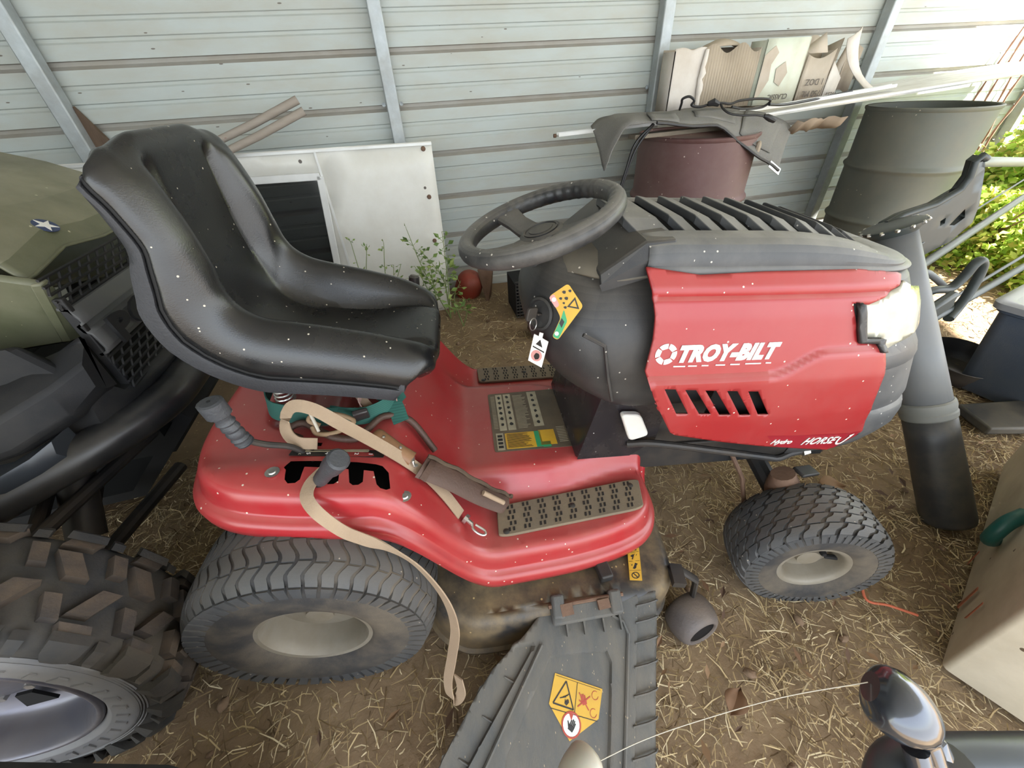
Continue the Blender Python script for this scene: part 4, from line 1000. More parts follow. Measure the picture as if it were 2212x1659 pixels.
# round blue and white star badge on the hood
bp = V((-.782, 1.105, .9165)); bx_ = V((.05, 1, .03)).normalized(); by_ = V((-.80, .0, .62)).normalized()
by_ = (by_-bx_*by_.dot(bx_)).normalized(); bn = bx_.cross(by_); bn = -bn if bn.z < 0 else bn
bg_ = ub(MB().prism([bp+bx_*.021*cos(k*pi/14)+by_*.021*sin(k*pi/14)+bn*.002 for k in range(28)], bn*.0015), 'star_badge', M_BLUE, ang=0)
star = []
for k in range(10):
    r_ = .020 if k % 2 == 0 else .0075; star.append(bp+bx_*(r_*sin(k*pi/5))+by_*(r_*cos(k*pi/5))+bn*.0036)
ub(MB().prism(star, bn*.001), 'badge_star', M_WHITE, ang=0)
# grille: upper and lower honeycomb bands
def gr_pt(y, z): return (-.742-.010*sstep(1.1, 1.6, y)+.10*(.80-z if z < .80 else 0)-.05*max(0, .66-z), y, z)
def honey(z0, z1, rows_, name, y0=.940, y1=1.575, cell=.034):
    m = MB(); dz = (z1-z0)/rows_
    for r in range(rows_+1):
        z = z0+dz*r; pts = [gr_pt(y0+(y1-y0)*k/40, z+.0*(k % 2)) for k in range(41)]; m.tube(pts, .0032, 5)
    for r in range(rows_):
        y = y0+(cell/2 if r % 2 else 0)
        while y < y1:
            m.tube([gr_pt(y, z0+dz*r), gr_pt(min(y1, y+cell*.32), z0+dz*(r+1))], .0028, 5); y += cell
    return ub(m, name, M_FASCIA)
honey(.790, .852, 4, 'grille_mesh'); honey(.585, .668, 5, 'grille_mesh', cell=.040)
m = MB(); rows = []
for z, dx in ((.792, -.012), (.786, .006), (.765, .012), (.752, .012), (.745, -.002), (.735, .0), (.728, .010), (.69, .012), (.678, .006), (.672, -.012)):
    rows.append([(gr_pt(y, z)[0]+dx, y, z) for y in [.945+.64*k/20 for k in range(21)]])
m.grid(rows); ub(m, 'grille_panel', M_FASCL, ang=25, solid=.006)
for y in (.952, 1.58): ub(MB().box((-.742, y, .70), (.02, .014, .22)), 'grille_side_bar', M_FASCIA, ang=30, bevel=.003)
lt = text('debossed_lettering', 'POLARIS', .078, frame((gr_pt(1.2, .705)[0]+.025, 1.262, .7085), (0, 1, 0), (-.10, 0, 1)), M_DARK, UTV, .004, fat=.0035, space=1.25, sx=1.6); lt.matrix_parent_inverse = UI
# bumper fascia below and beside the grille
m = MB(); secs = []
for y in [.86, .875, .93, 1.05, 1.26, 1.5, 1.62, 1.67]:
    t = abs(y-1.265)/.40; bx0 = -.70-.06*t**4
    secs.append([(bx0-.05, y, .755 if t > .85 else .60), (bx0-.012, y, .69 if t > .85 else .592), (bx0, y, .60 if t > .85 else .575), (bx0-.012, y, .545), (bx0-.10, y, .48), (bx0-.45, y, .46), (bx0-.45, y, .74 if t > .85 else .56)])
m.loft(secs); ub(m, 'bumper_fascia', M_FASCIA, ang=30, bevel=.006)
m = MB(); secs = []
for x, yo, zt, zb in ((-.735, .88, .735, .62), (-.78, .83, .715, .585), (-.86, .775, .69, .56), (-.96, .74, .67, .555), (-1.15, .70, .675, .57), (-1.6, .66, .70, .60)):
    secs.append([(x, .92, zt), (x, yo+.05, zt-.01), (x, yo, zt-.045), (x, yo-.01, zb+.02), (x, yo+.01, zb), (x, .92, zb-.01)])
m.loft(secs); ub(m, 'fender_flare', M_FASCIA, ang=35, bevel=.008)
m = MB(); secs = []
for x, yo, z in ((-.81, .785, .565), (-.84, .755, .552), (-.88, .72, .545), (-.98, .68, .56), (-1.2, .64, .60)): secs.append([(x, yo+.05, z+.01), (x, yo, z+.012), (x, yo-.012, z-.012), (x, yo, z-.035), (x, yo+.05, z-.035)])
m.loft(secs); ub(m, 'arch_lip', mat('sheen grey plastic', hexc('33363a'), .3), ang=50)
# bumper tube: open ended loop
P = cr([(-.955, .685, .50), (-.90, .745, .50), (-.80, .840, .505), (-.735, .920, .51), (-.700, .99, .515), (-.688, 1.08, .52), (-.685, 1.25, .52), (-.685, 1.45, .52), (-.70, 1.54, .515), (-.735, 1.61, .51), (-.9, 1.78, .50)], 6)
m = MB(); m.tube(P, .045, 18); tb = ub(m, 'bumper_tube', M_TUBE, ang=50)
d_ = (V(P[0])-V(P[1])).normalized(); ub(MB().lathe([(0, .003), (.038, .003), (.045, 0), (.045, -.002)], P[0], d_, 20), 'tube_end_cap', mat('pale tube end', hexc('a9a69f'), .5), ang=40)
for y in (1.02, 1.50):
    ub(MB().tube([(-.69, y, .52), (-.80, y, .50), (-.95, y, .47)], .026, 12), 'bumper_strut', M_TUBE, ang=50)
m = MB(); m.prism([(-.905, .905, .515), (-.835, .945, .53), (-.840, .93, .47), (-.875, .868, .475)], (-.012, .008, 0)); ub(m, 'tow_hook_plate', M_BLUE, ang=0)
ub(MB().tube([(-.905, .905, .517), (-.835, .945, .532)], .0035, 6), 'plate_edge', M_METAL)
# undercarriage: skid plate, frame, suspension arms
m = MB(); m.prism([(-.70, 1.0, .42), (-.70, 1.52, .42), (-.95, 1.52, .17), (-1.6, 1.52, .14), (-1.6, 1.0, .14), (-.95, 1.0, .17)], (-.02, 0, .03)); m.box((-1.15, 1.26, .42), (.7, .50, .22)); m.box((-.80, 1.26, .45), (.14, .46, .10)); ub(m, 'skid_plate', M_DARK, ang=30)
for s, yc in ((-1, 1.0), (1, 1.52)):
    for dx in (-.10, .12):
        ub(MB().tube([(-.93+dx, yc, .26), (-.88, yc+s*.34, .27)], .017, 10), 'suspension_arm', M_STEELK); ub(MB().tube([(-.93+dx, yc, .40), (-.88, yc+s*.33, .42)], .015, 10), 'suspension_arm', M_STEELK)
    ub(MB().tube([(-.93, yc-s*.05, .62), (-.88, yc+s*.26, .32)], .035, 12), 'shock_absorber', M_STEELK)
m = MB(); m.box((-2.1, 1.26, .55), (1.0, 1.1, .5)); ub(m, 'cab_base', M_FASCIA, ang=30, bevel=.03)
# wheels
def utv_wheel(loc, side):
    e = empty('front_wheel', loc); e.parent = UTV; e.matrix_parent_inverse = UI
    R_, hw = .292, .083
    pr = cr([(.190, -.058), (.200, -.075), (.235, -.086), (.262, -.086), (.280, -.078), (.289, -.060), (.291, 0), (.289, .060), (.280, .078), (.262, .086), (.235, .086), (.200, .075), (.190, .058)], 3)
    MB().lathe(pr, (0, 0, 0), (0, 1, 0), 72).build('tyre', M_UTYRE, e, 50)
    m = MB(); n = 18; da = 2*pi/n                        # tread lugs: angled pairs across, hooked shoulder lugs
    def lug(a0, a1, h0, h1, w0, r1=.310, r0=.284, sk=0, top=.82):
        secs = []
        for t in (0, 1):
            a = a0+(a1-a0)*t; h = h0+(h1-h0)*t
            dr = -.012*(abs(h)/hw)**3
            secs.append([((r1+dr)*sin(a-w0*top), h, (r1+dr)*cos(a-w0*top)), ((r1+dr)*sin(a+w0*top), h, (r1+dr)*cos(a+w0*top)), ((r0+dr)*sin(a+w0), h, (r0+dr)*cos(a+w0)), ((r0+dr)*sin(a-w0), h, (r0+dr)*cos(a-w0))])
        m.loft(secs)
    for k in range(n):
        a = k*da
        lug(a-.035, a+.055, -.046, -.006, .060); lug(a+da/2+.05, a+da/2-.04, .006, .046, .060)
        lug(a+da*.62, a+da*.50, -.056, -.022, .042); lug(a+da*.12, a+da*.02, .022, .056, .042)
        for s in (-1, 1):
            b_ = a+(da/2 if s > 0 else 0)
            lug(b_-.02, b_+.02, s*.058, s*.082, .085, .309, .280)
    lg = m.build('tread_lugs', M_LUG, e, 25); lg['kind'] = 'stuff'
    m = MB()
    for k in range(n):                                   # side lugs with small fins
        for s in (-1, 1):
            a = k*da+(da/2 if s > 0 else 0)
            for off, wd, r1, r0 in ((0, .085, .304, .250), (.155, .030, .295, .260)):
                q = []
                for rr, ww, hh in ((r1, wd, .084), (r1-.016, wd*.95, .096), ((r1+r0)/2, wd*.72, .099), (r0, wd*.35, .090)):
                    q.append([(rr*sin(a+off-ww), s*hh, rr*cos(a+off-ww)), (rr*sin(a+off+ww), s*hh, rr*cos(a+off+ww)), (rr*sin(a+off+ww*1.05), s*(hh-.014), rr*cos(a+off+ww*1.05)), (rr*sin(a+off-ww*1.05), s*(hh-.014), rr*cos(a+off-ww*1.05))])
                m.loft(q)
    lg = m.build('side_lugs', M_UTYRE, e, 25); lg['kind'] = 'stuff'
    s = side
    MB().lathe(cr([(.236, s*0.0840), (.240, s*0.0900), (.230, s*0.0940), (.205, s*0.0930), (.200, s*0.0920), (.190, s*0.0820), (.186, s*0.0680)], 3), (0, 0, 0), (0, 1, 0), 72).build('bead_ring', M_RING, e, 40)
    m = MB()
    for k in range(36):
        a = 2*pi*k/36; w_ = .055 if k % 3 else .03
        for r0, r1 in ((.208, .226),):
            m.loft([[(r_*sin(a+d), s*h, r_*cos(a+d)) for r_, d in ((r0, -w_), (r0, w_*.2), (r1, w_*.6), (r1, -w_*.6))] for h in (.0925, .0965)])
    for r_ in (.241, .246, .251): m.lathe([(r_-.0012, s*0.0875), (r_, s*0.0895), (r_+.0012, s*0.0875)], (0, 0, 0), (0, 1, 0), 72)
    o = m.build('sidewall_blocks', M_RING, e, 30); o['kind'] = 'stuff'
    MB().lathe(cr([(.190, s*0.0680), (.188, s*0.0860), (.182, s*0.0900), (.176, s*0.0840), (.168, s*0.0580), (.162, s*0.0280), (.15, s*0.0130), (.11, s*-0.0020), (.07, s*0.0130), (.055, s*0.0280), (0, s*0.0300)], 3), (0, 0, 0), (0, 1, 0), 64).build('rim', M_WHL, e, 50)
    m = MB()
    for k in range(6):
        a = 2*pi*k/6+.2; m.lathe([(0, s*.012), (.008, s*.012), (.009, 0)], (.062*sin(a), s*.020, .062*cos(a)), (0, 1, 0), 6)
    m.parts('wheel_nut', M_METAL, e, ang=30)
    m = MB()
    for k in range(6):
        a = 2*pi*k/6; m.prism([(r_*sin(a+d), s*.0135, r_*cos(a+d)) for r_, d in ((.085, -.16), (.085, .16), (.135, .20), (.135, -.20))], (0, s*.006, 0))
    m.parts('wheel_opening', M_DARK, e, ang=0)
    return e
utv_wheel((-.885, .475, .328), -1)
utv_wheel((-.885, 2.035, .328), 1)

# ------------------------------------------------------------------ things against the wall
def drum(name, c, r, z0, z1, mt, label, lid, taper=0):
    e = empty(name, (c[0], c[1], z0)); tag(e, label, 'drum'); h = z1-z0
    def rr(t): return r*(1-taper*(1-t))
    pr = [(.0, .012), (rr(0)-.012, .010), (rr(0)-.006, 0), (rr(0)+.004, .0), (rr(0)+.005, .012), (rr(0), .02)]
    for hc in (.335, .665):
        pr += [(rr(hc), h*hc-.028), (rr(hc)+.004, h*hc-.016), (rr(hc)+.013, h*hc-.006), (rr(hc)+.015, h*hc), (rr(hc)+.013, h*hc+.006), (rr(hc)+.004, h*hc+.016), (rr(hc), h*hc+.028)]
    pr += [(rr(1), h-.02)]
    MB().lathe(pr, (0, 0, 0), (0, 0, 1), 64, wob=lambda a, z: 1+.004*sin(a*6.28*3+z*5)).build('shell', mt, e, 50)
    MB().lathe([(rr(1), h-.022), (rr(1)+.006, h-.014), (rr(1)+.007, h-.004), (rr(1), h), (rr(1)-.008, h-.003), (rr(1)-.010, h-.012)], (0, 0, 0), (0, 0, 1), 64).build('rim', mt, e, 40)
    if lid: MB().lathe([(rr(1)-.008, h-.012), (rr(1)-.02, h-.02), (0, h-.02)], (0, 0, 0), (0, 0, 1), 48).build('lid', mt, e, 40)
    else: MB().lathe([(rr(1)-.010, h-.012), (rr(.7)-.012, h*.7), (rr(.4)-.012, h*.4), (rr(.1)-.02, .03), (0, .03)], (0, 0, 0), (0, 0, 1), 48).build('inner_wall', mt, e, 40)
    return e
M_RUSTD = mat('oxide red drum paint', hexc('6a4a47'), .5, .1, hexc('5d3f3c'), .6, 4, dust=hexc('83706a'), dust_amt=.45, speck=hexc('b9a79c'), speck_amt=.05, speck_scale=60)
M_GREYD = mat('grey-green drum', hexc('63675f'), .55, .1, hexc('595c54'), .6, 3, dust=hexc('7d7668'), dust_amt=.4, speck=hexc('a39c8c'), speck_amt=.02, speck_scale=60)
drum('steel_drum', (1.52, 2.14), .293, -.03, .862, M_RUSTD, 'maroon steel drum with roofing sheet draped over its top, behind the hood', True)
drum('steel_drum', (3.03, 2.14), .300, -.02, .895, M_GREYD, 'big grey-green open drum at the end of the wall beside the foliage', False, .10)
# weathered white plank and trim over the drums
M_WPLANK = mat('weathered white board', hexc('d9d8d3'), .5, 0, hexc('c6c4bd'), .6, 6, stretch=(1, 6, 6), dust=hexc('8d8678'), dust_amt=.45)
M_ALU = mat('white aluminium trim', hexc('dedfdd'), .35, .1, hexc('cfd0cd'), .5, 8, dust=hexc('8f887b'), dust_amt=.2)
def board(name, a, b, wdir, wid, th, mt, label, cat, n=14, sag=0):
    a = V(a); b = V(b); m = MB(); pts = [a.lerp(b, k/n)-V((0, 0, sag*sin(pi*k/n))) for k in range(n+1)]
    m.ribbon(pts, wid, th, wdir); return tag(m.build(name, mt, None, 30, bevel=.002), label, cat)
m = MB(); o = empty('plank', (1.62, 2.22, .897)); tag(o, 'wide weathered white plank lying across both drums, sunlit at its right end', 'plank')
zp = lambda x: .897+(x-1.62)*.0589-.897
m.loft([[(x-1.62, y0-2.22, zp(x)-.01), (x-1.62, y1-2.22, zp(x)-.01), (x-1.62, y1-2.22, zp(x)+.01), (x-1.62, y0-2.22, zp(x)+.01)] for x, y0, y1 in ((1.62, 2.10, 2.34), (2.4, 2.10, 2.35), (2.86, 2.10, 2.36), (2.92, 2.10, 2.52), (3.5, 2.11, 2.56), (4.15, 2.11, 2.56))])
m.build('board', M_WPLANK, o, 30, bevel=.002)
MB().tube([(x-1.62, 2.098-2.22, zp(x)+.002) for x in (1.7, 2.5, 3.3, 4.1)], .0075, 8).build('edge_trim', M_ALU, o)
o = empty('trim_strip', (.715, 2.06, .90)); tag(o, 'long narrow white metal trim strip sticking out left over the maroon drum', 'strip')
TS = [(.715, 2.05, .903), (1.35, 2.075, .917), (2.0, 2.12, .945), (2.72, 2.16, .990)]
def rel(o_, pts): q = V(o_.location); return [V(p)-q for p in pts]
m = MB(); m.ribbon(rel(o, TS), .030, .004, (0, 1, 0)); m.build('web', M_ALU, o, 30)
for dy in (-.015, .015): m = MB(); m.ribbon(rel(o, [(x, y+dy, z+.006) for x, y, z in TS]), .014, .003, (0, 0, 1)); m.build('flange', M_ALU, o, 30)
MB().lathe([(0, 0), (.008, 0), (.008, .012), (0, .012)], (-.004, 0, .004), (-1, 0, 0), 10).build('end_plug', M_RUST, o)
board('wood_batten', (1.05, 1.965, .884), (1.80, 2.05, .884), (0, 1, 0), .055, .018, mat('grey old wood', hexc('8d8271'), .8, 0, hexc('6f6557'), .6, 12, stretch=(1, 8, 8)), 'short weathered grey batten lying on the maroon drum under the trim strip', 'batten')
# asphalt shingle sheet draped over the maroon drum
M_SHING = mat('grey asphalt shingle', hexc('6b6a67'), .95, 0, hexc('83817c'), .7, 260, 3, bump=.9, bscale=330, dust=hexc('8d867a'), dust_amt=.25)
o = empty('roofing_sheet', (1.5, 2.0, .95)); tag(o, 'ragged grey asphalt roofing sheet sagging over the maroon drum with drooping ends', 'roofing sheet')
NEAR = cr([(.868, 1.85, .775), (.905, 1.85, .865), (.955, 1.85, .935), (1.03, 1.85, .950), (1.15, 1.85, .938), (1.30, 1.85, .922), (1.40, 1.85, .916), (1.50, 1.85, .872), (1.60, 1.85, .812), (1.71, 1.85, .755), (1.82, 1.85, .700)], 5)
FAR = cr([(.89, 2.08, .93), (.93, 2.10, .952), (.99, 2.10, .963), (1.10, 2.10, .964), (1.25, 2.10, .962), (1.42, 2.10, .965), (1.56, 2.10, .962), (1.69, 2.10, .950), (1.83, 2.10, .930), (1.97, 2.10, .892), (2.07, 2.10, .845)], 5)
m = MB(); rows = []
for i, (a_, b_) in enumerate(zip(NEAR, FAR)):
    row = []
    for k in range(9):
        v = k/8; p = V(a_).lerp(V(b_), v); p.z += .010*MN.noise((i*.18, v*4, 2))+.012*sin(pi*v); p.y += .012*MN.noise((i*.25, v*2, 7)); row.append(p)
    rows.append(rel(o, row))
m.grid(rows); m.build('sheet', M_SHING, o, 40, solid=.005)
for u0, u1, v0, v1 in ((.34, .44, .05, .6), (.50, .70, .25, .75), (.74, .92, .2, .9)):
    m = MB(); i0, i1 = int(u0*(len(rows)-1)), int(u1*(len(rows)-1)); j0, j1 = int(v0*8), max(int(v0*8)+1, int(v1*8))
    m.grid([[p+V((0, 0, .004)) for p in rows[i][j0:j1+1]] for i in range(i0, i1+1)]); m.build('shingle_tab', M_SHING, o, 40, solid=.004, solid_off=1)
m = MB(); m.tube([rows[i][0]+V((0, -.004, -.004)) for i in range(18, len(rows), 2)], .007, 6); m.build('folded_edge', M_BLK, o)
m = MB(); m.ribbon([rows[-4][0]+V((0, -.004, -.006)), rows[-1][0]+V((.01, -.002, -.012))], .03, .003, (0, .3, 1)); m.build('metal_tip', M_METAL, o, 0)
# pale stone chip hanging in a cobweb on the drum
o = MB().lathe(cr([(0, -.03), (.012, -.027), (.017, -.005), (.014, .018), (.006, .030), (0, .031)], 3), (1.685, 1.878, .80), (.1, 0, 1), 12, wob=lambda a, z: 1+.18*sin(a*6.28*2)).build('mud_nest', mat('dry mud', hexc('a39686'), .9, 0, hexc('857866'), .6, 30), None, 40); tag(o, 'small pale mud nest stuck high on the maroon drum', 'nest')
# black power cord with plug on the roofing sheet
M_CORD = mat('black cord', hexc('1c1b1c'), .5)
def on_cord(pts, r): return MB().tube(cr(pts, 7), r, 8)
CP = [(1.338, 2.06, .968), (1.330, 2.04, .995), (1.318, 2.02, 1.012), (1.345, 2.01, 1.020), (1.375, 2.01, 1.003), (1.372, 2.02, .985), (1.42, 2.02, .976), (1.47, 2.01, .985), (1.52, 2.0, .986), (1.57, 2.0, .980), (1.62, 2.0, .990), (1.72, 2.0, .992), (1.79, 2.0, .982), (1.77, 2.02, .955), (1.66, 2.01, .955), (1.58, 2.0, .968)]
o = empty('power_cord', (1.5, 2.0, .975)); tag(o, 'tangled black power cord with a plug lying on the grey roofing sheet', 'cord')
q = V((1.5, 2.0, .975)); sh_ = lambda L_: [V(p)-q for p in L_]
on_cord(sh_(CP), .0055).build('cord', M_CORD, o)
on_cord(sh_([(1.50, 1.98, .983), (1.505, 1.96, .965), (1.525, 1.93, .947), (1.58, 1.91, .938), (1.64, 1.90, .936), (1.69, 1.895, .928)]), .005).build('tail', M_CORD, o)
on_cord(sh_([(1.79, 2.0, .965), (1.95, 2.06, .955), (2.2, 2.12, .965), (2.42, 2.14, .985)]), .006).build('tail', M_CORD, o)
MB().tube(sh_([(1.685, 1.895, .930), (1.70, 1.893, .926), (1.72, 1.89, .918), (1.745, 1.888, .908)]), [.007, .012, .014, .011], 10).build('plug', M_CORD, o)
m = MB(); m.tube(sh_([(1.452, 2.01, .985), (1.475, 2.0, .992), (1.50, 1.995, .982)]), [.010, .016, .010], 8); m.build('knot', M_CORD, o)
o = MB().tube(cr([(1.13, 1.93, .93), (1.05, 1.925, .86), (1.02, 1.925, .76), (.985, 1.925, .62), (.97, 1.93, .50)], 6), .006, 7).tube(cr([(1.14, 1.94, .93), (1.07, 1.935, .85), (1.035, 1.935, .76), (1.0, 1.935, .62), (.98, 1.935, .50)], 6), .006, 7).build('hanging_cable', M_CORD, None, 50); tag(o, 'black doubled cable hanging down at the left end of the roofing sheet', 'cable')
# row of torn cardboard cartons along the wall
M_CARD = mat('stained cardboard', hexc('b8aea1'), .85, 0, hexc('a59885'), .6, 5, dust=hexc('7d6a54'), dust_amt=.25)
M_CARDW = mat('bleached card', hexc('d5d0c9'), .85, 0, hexc('bfb6aa'), .6, 5, dust=hexc('9f917e'), dust_amt=.25)
M_CARDG = mat('pale green-white card', hexc('cfd8ca'), .8, 0, hexc('c0c2b2'), .6, 4, dust=hexc('ab9c7e'), dust_amt=.5)
M_CORR = mat('bare corrugated card', hexc('ada190'), .9, 0, hexc('998c79'), .5, 5)
M_CARDK = mat('card print', hexc('57504a'), .8)
def sheet(pts_rows, name, mt, par, th=.004): 
    m = MB(); m.grid([[V(p)-V(par.location) for p in r] for r in pts_rows]); return m.build(name, mt, par, 30, solid=th)
# supporting board behind the drums
board('shelf_board', (1.36, 2.46, .909), (3.0, 2.47, .937), (0, 1, 0), .17, .022, mat('brown shelf wood', hexc('7d6a55'), .8, 0, hexc('6a5845'), .6, 8, stretch=(1, 8, 8)), 'brown board along the wall that carries the torn cartons', 'board')
o = empty('cardboard_carton', (1.70, 2.46, .938)); tag(o, 'torn carton with white paper peeled off bare corrugated face, left of the row', 'carton')
sheet([[(1.465+.40*u+.002*sin(u*40), 2.385+.0*u, .937+(.27-.012*MN.noise((u*6, 0, 4)))*v) for v in (0, .25, .5, .75, .95, 1)] for u in [k/20*.50 for k in range(21)]], 'paper_face', M_CARDW, o)
sheet([[(1.640+.003*sin(k*1.57)*0+.0084*k, 2.380+.004*(k % 2)+.0*v, .938+.262*v+(.02*sin(k*.3) if v == 1 else 0)) for v in (0, .5, 1)] for k in range(41)], 'corrugated_face', M_CORR, o, .002)
sheet([[(1.625+.012*MN.noise((v*5, 0, 1))+.05*(v-.5)**2, 2.374, .95+.25*v), (1.655+.02*MN.noise((v*9, 3, 1)), 2.372, .95+.25*v)] for v in [k/10 for k in range(11)]], 'torn_edge', M_CARDW, o)
sheet([[(1.66+.26*u, 2.40+.10*v, 1.20+.045*sin(pi*u)*sin(pi*min(1, v*1.1)*.6+.3)) for v in (0, .35, .7, 1)] for u in [k/14 for k in range(15)]], 'bent_flap', M_CORR, o)
sheet([[(1.465, 2.385+.11*u, .937+.26*v) for v in (0, .5, 1)] for u in (0, .5, 1)], 'side', M_CARDW, o); sheet([[(1.985, 2.385+.11*u, .937+.26*v) for v in (0, .5, 1)] for u in (0, .5, 1)], 'side', M_CARD, o); sheet([[(1.465+.52*u, 2.50, .937+.27*v) for v in (0, 1)] for u in (0, .5, 1)], 'back', M_CARD, o)
o = empty('cardboard_carton', (2.13, 2.46, .942)); tag(o, 'pale green and white carton with scraped brown patches, second in the row', 'carton')
bx0, bx1 = 2.0, 2.275
sheet([[(bx0+(bx1-bx0)*u, 2.375, .935+.295*v) for v in (0, .33, .66, 1)] for u in (0, .25, .5, .75, 1)], 'front_face', M_CARDG, o)
for x in (bx0+.001, bx1-.001): sheet([[(x, 2.375+.12*u, .935+.29*v) for v in (0, 1)] for u in (0, 1)], 'side', M_CARDG, o)
sheet([[(bx0+(bx1-bx0)*u, 2.495, .935+.29*v) for v in (0, 1)] for u in (0, 1)], 'back', M_CARD, o)
m = MB(); L_ = V(o.location)
for q in ([(2.005, 1.16), (2.06, 1.20), (2.09, 1.17), (2.06, 1.12), (2.07, 1.05), (2.03, .98), (2.005, .96)], [(2.10, 1.10), (2.15, 1.13), (2.18, 1.08), (2.15, 1.02), (2.11, 1.04)]): m.prism([V((x, 2.3715, z))-L_ for x, z in q], (0, -.001, 0))
m.build('scraped_patch', M_CARD, o, 0)
t_ = text('carton_print', 'CLASSIC', .036, frame(V((2.16, 2.3705, .972))-L_, (-1, 0, 0), (0, 0, -1)), M_CARDK, o, .0004)
o = empty('cardboard_carton', (2.40, 2.46, .944)); tag(o, 'open carton printed upside down with 1 DOZ 750 ML, third in the row', 'carton')
def face(x0, x1, z0, z1f, y, name, mt, par, n=8): return sheet([[(x0+(x1-x0)*k/n, y+.006*sin(k), z0), (x0+(x1-x0)*k/n, y, (z0+z1f(k/n))/2), (x0+(x1-x0)*k/n, y-.004, z1f(k/n))] for k in range(n+1)], name, mt, par)
face(2.29, 2.47, .938, lambda u: 1.155-.03*sin(pi*u)+.02*u, 2.375, 'front_face', M_CARD, o)
sheet([[(2.29+.02*(1-v), 2.375+.13*u, .938+(.22+.09*u*(1-u)*2)*v) for v in (0, .5, 1)] for u in (0, .5, 1)], 'side', M_CARD, o)
sheet([[(2.47+.05*u*v, 2.375+.13*u, .938+.23*v) for v in (0, .5, 1)] for u in (0, .5, 1)], 'side', M_CARDW, o)
face(2.30, 2.50, .938, lambda u: 1.245-.06*abs(u-.55), 2.50, 'back', M_CARD, o)
sheet([[(2.29+.12*u, 2.37+.05*v, 1.16+.07*v*u+.02*v) for v in (0, .5, 1)] for u in (0, .5, 1)], 'bent_flap', M_CARD, o)
for s_, z in (('1 DOZ', 1.030), ('750 ML', .975)):
    text('carton_print', s_, .042, frame(V((2.385, 2.3665, z))-V(o.location), (-1, 0, 0), (0, 0, -1)), M_CARDK, o, .0004)
o = empty('cardboard_carton', (2.62, 2.46, .946)); tag(o, 'crumpled carton with big white folded flap, right end of the row', 'carton')
face(2.475, 2.56, .94, lambda u: 1.12-.08*u, 2.372, 'front_face', M_CARDW, o)
text('carton_print', 'WEST', .030, frame(V((2.525, 2.364, .965))-V(o.location), (-1, 0, 0), (0, 0, -1)), M_CARDK, o, .0004)
sheet([[(2.505+.09*t+.25*v*v+.02*sin(t*3), 2.36-.035*v+.02*t, 1.215-.25*v+.05*t*(1-v)-.03*sin(pi*v)*t) for t in (0, .33, .66, 1)] for v in [k/8 for k in range(9)]], 'folded_flap', M_CARDW, o)
sheet([[(2.50+.02*v, 2.40+.10*u, .94+.28*v-.03*u) for v in (0, .5, 1)] for u in (0, .5, 1)], 'side', M_CARD, o)
sheet([[(2.56+.05*t+.04*v, 2.44+.02*sin(3*v), .95+.26*v-.04*abs(t-.5)) for t in (0, .5, 1)] for v in (0, .4, .7, 1)], 'inner_flap', M_CARD, o)
sheet([[(2.64+.09*t, 2.46+.02*sin(4*t), .95+.22*v+.03*sin(pi*t)) for t in (0, .33, .66, 1)] for v in (0, .5, 1)], 'back', M_CARD, o)
o = MB().grid([[(2.02+.30*u, 2.03-.02*sin(u*7)+.05*v, .885-.055*v-.02*MN.noise((u*6, v, 0))) for v in (0, .5, 1)] for u in [k/10 for k in range(11)]]).build('brown_paper', mat('crumpled brown paper', hexc('8a7a68'), .9), None, 20, solid=.003); tag(o, 'crumpled brown paper hanging under the white plank between the drums', 'paper')
# scraps of bark against the wall behind the hood
for i, (x, z, s_) in enumerate(((2.50, .16, 1), (2.64, .12, .8), (2.40, .07, .7))):
    o = MB().loft([[(x+s_*(a*.09), 2.53+.02*b, z0) for a, b in ((-1, 0), (-.6, 1.2), (.3, 1.4), (1, .3), (.4, -.8), (-.5, -.9))] for z0 in (gz(x, 2.5)-.02, z, z+.09*s_)]).build('bark_chunk', mat('bark %d' % i, hexc('5f4c3a'), .95, 0, hexc('7a634b'), .6, 12, bump=.6, bscale=40), None, 20)
    tag(o, ('tall rough bark chunk propped against the wall behind the hood', 'smaller bark chunk right of the tall one by the wall', 'low bark chunk left of the tall one by the wall')[i], 'bark', 'bark scraps by the wall')
# white panel leaning on the wall, with a framed dark pane
M_PANEL = mat('white enamel panel', hexc('e3e3dd'), .35, 0, hexc('d8d7cf'), .5, 3, dust=hexc('a69a80'), dust_amt=.22, speck=hexc('4f483f'), speck_amt=.05, speck_scale=26)
PN = empty('white_panel', (-.65, 2.32, -.02), (RAD(-4), 0, 0)); tag(PN, 'tall white enamel panel with a dark framed pane, leaning on the wall behind the seat', 'panel')
m = MB(); m.fill([(-1.0, 0), (.77, 0), (.79, .45), (.80, .915), (-.95, .945)], [[(-.55, .10), (.150, .10), (.225, .805), (-.55, .825)]], .12, lambda x, y: (x, 0, y)); m.build('sheet', M_PANEL, PN, 30, solid=.018)
fr = [(-.55, .10), (.150, .10), (.225, .805), (-.55, .825)]
for a_, b_ in zip(fr, fr[1:]+fr[:1]): m = MB(); m.ribbon([(a_[0], -.006, a_[1]), (b_[0], -.006, b_[1])], .035, .012, (b_[1]-a_[1], 0, -(b_[0]-a_[0]))); m.build('pane_frame', M_ALU, PN, 30, bevel=.003)
MB().prism([(x, .012, z) for x, z in fr], (0, .004, 0)).build('pane', mat('smoked pane', (.02, .022, .024), .12, alpha=.5), PN, 0)
for x, z in ((.755, .885), (.745, .66), (.735, .43), (.715, .12)): MB().lathe([(0, .006), (.009, .005), (.012, 0), (.012, -.003)], (x, -.001, z), (0, -1, 0), 12).build('bolt', M_RUST, PN)
m = MB(); m.ribbon([(.232, -.002, .91), (.246, -.002, .10)], .010, .004, (1, 0, 0)); m.build('seam_strip', M_ALU, PN, 30)
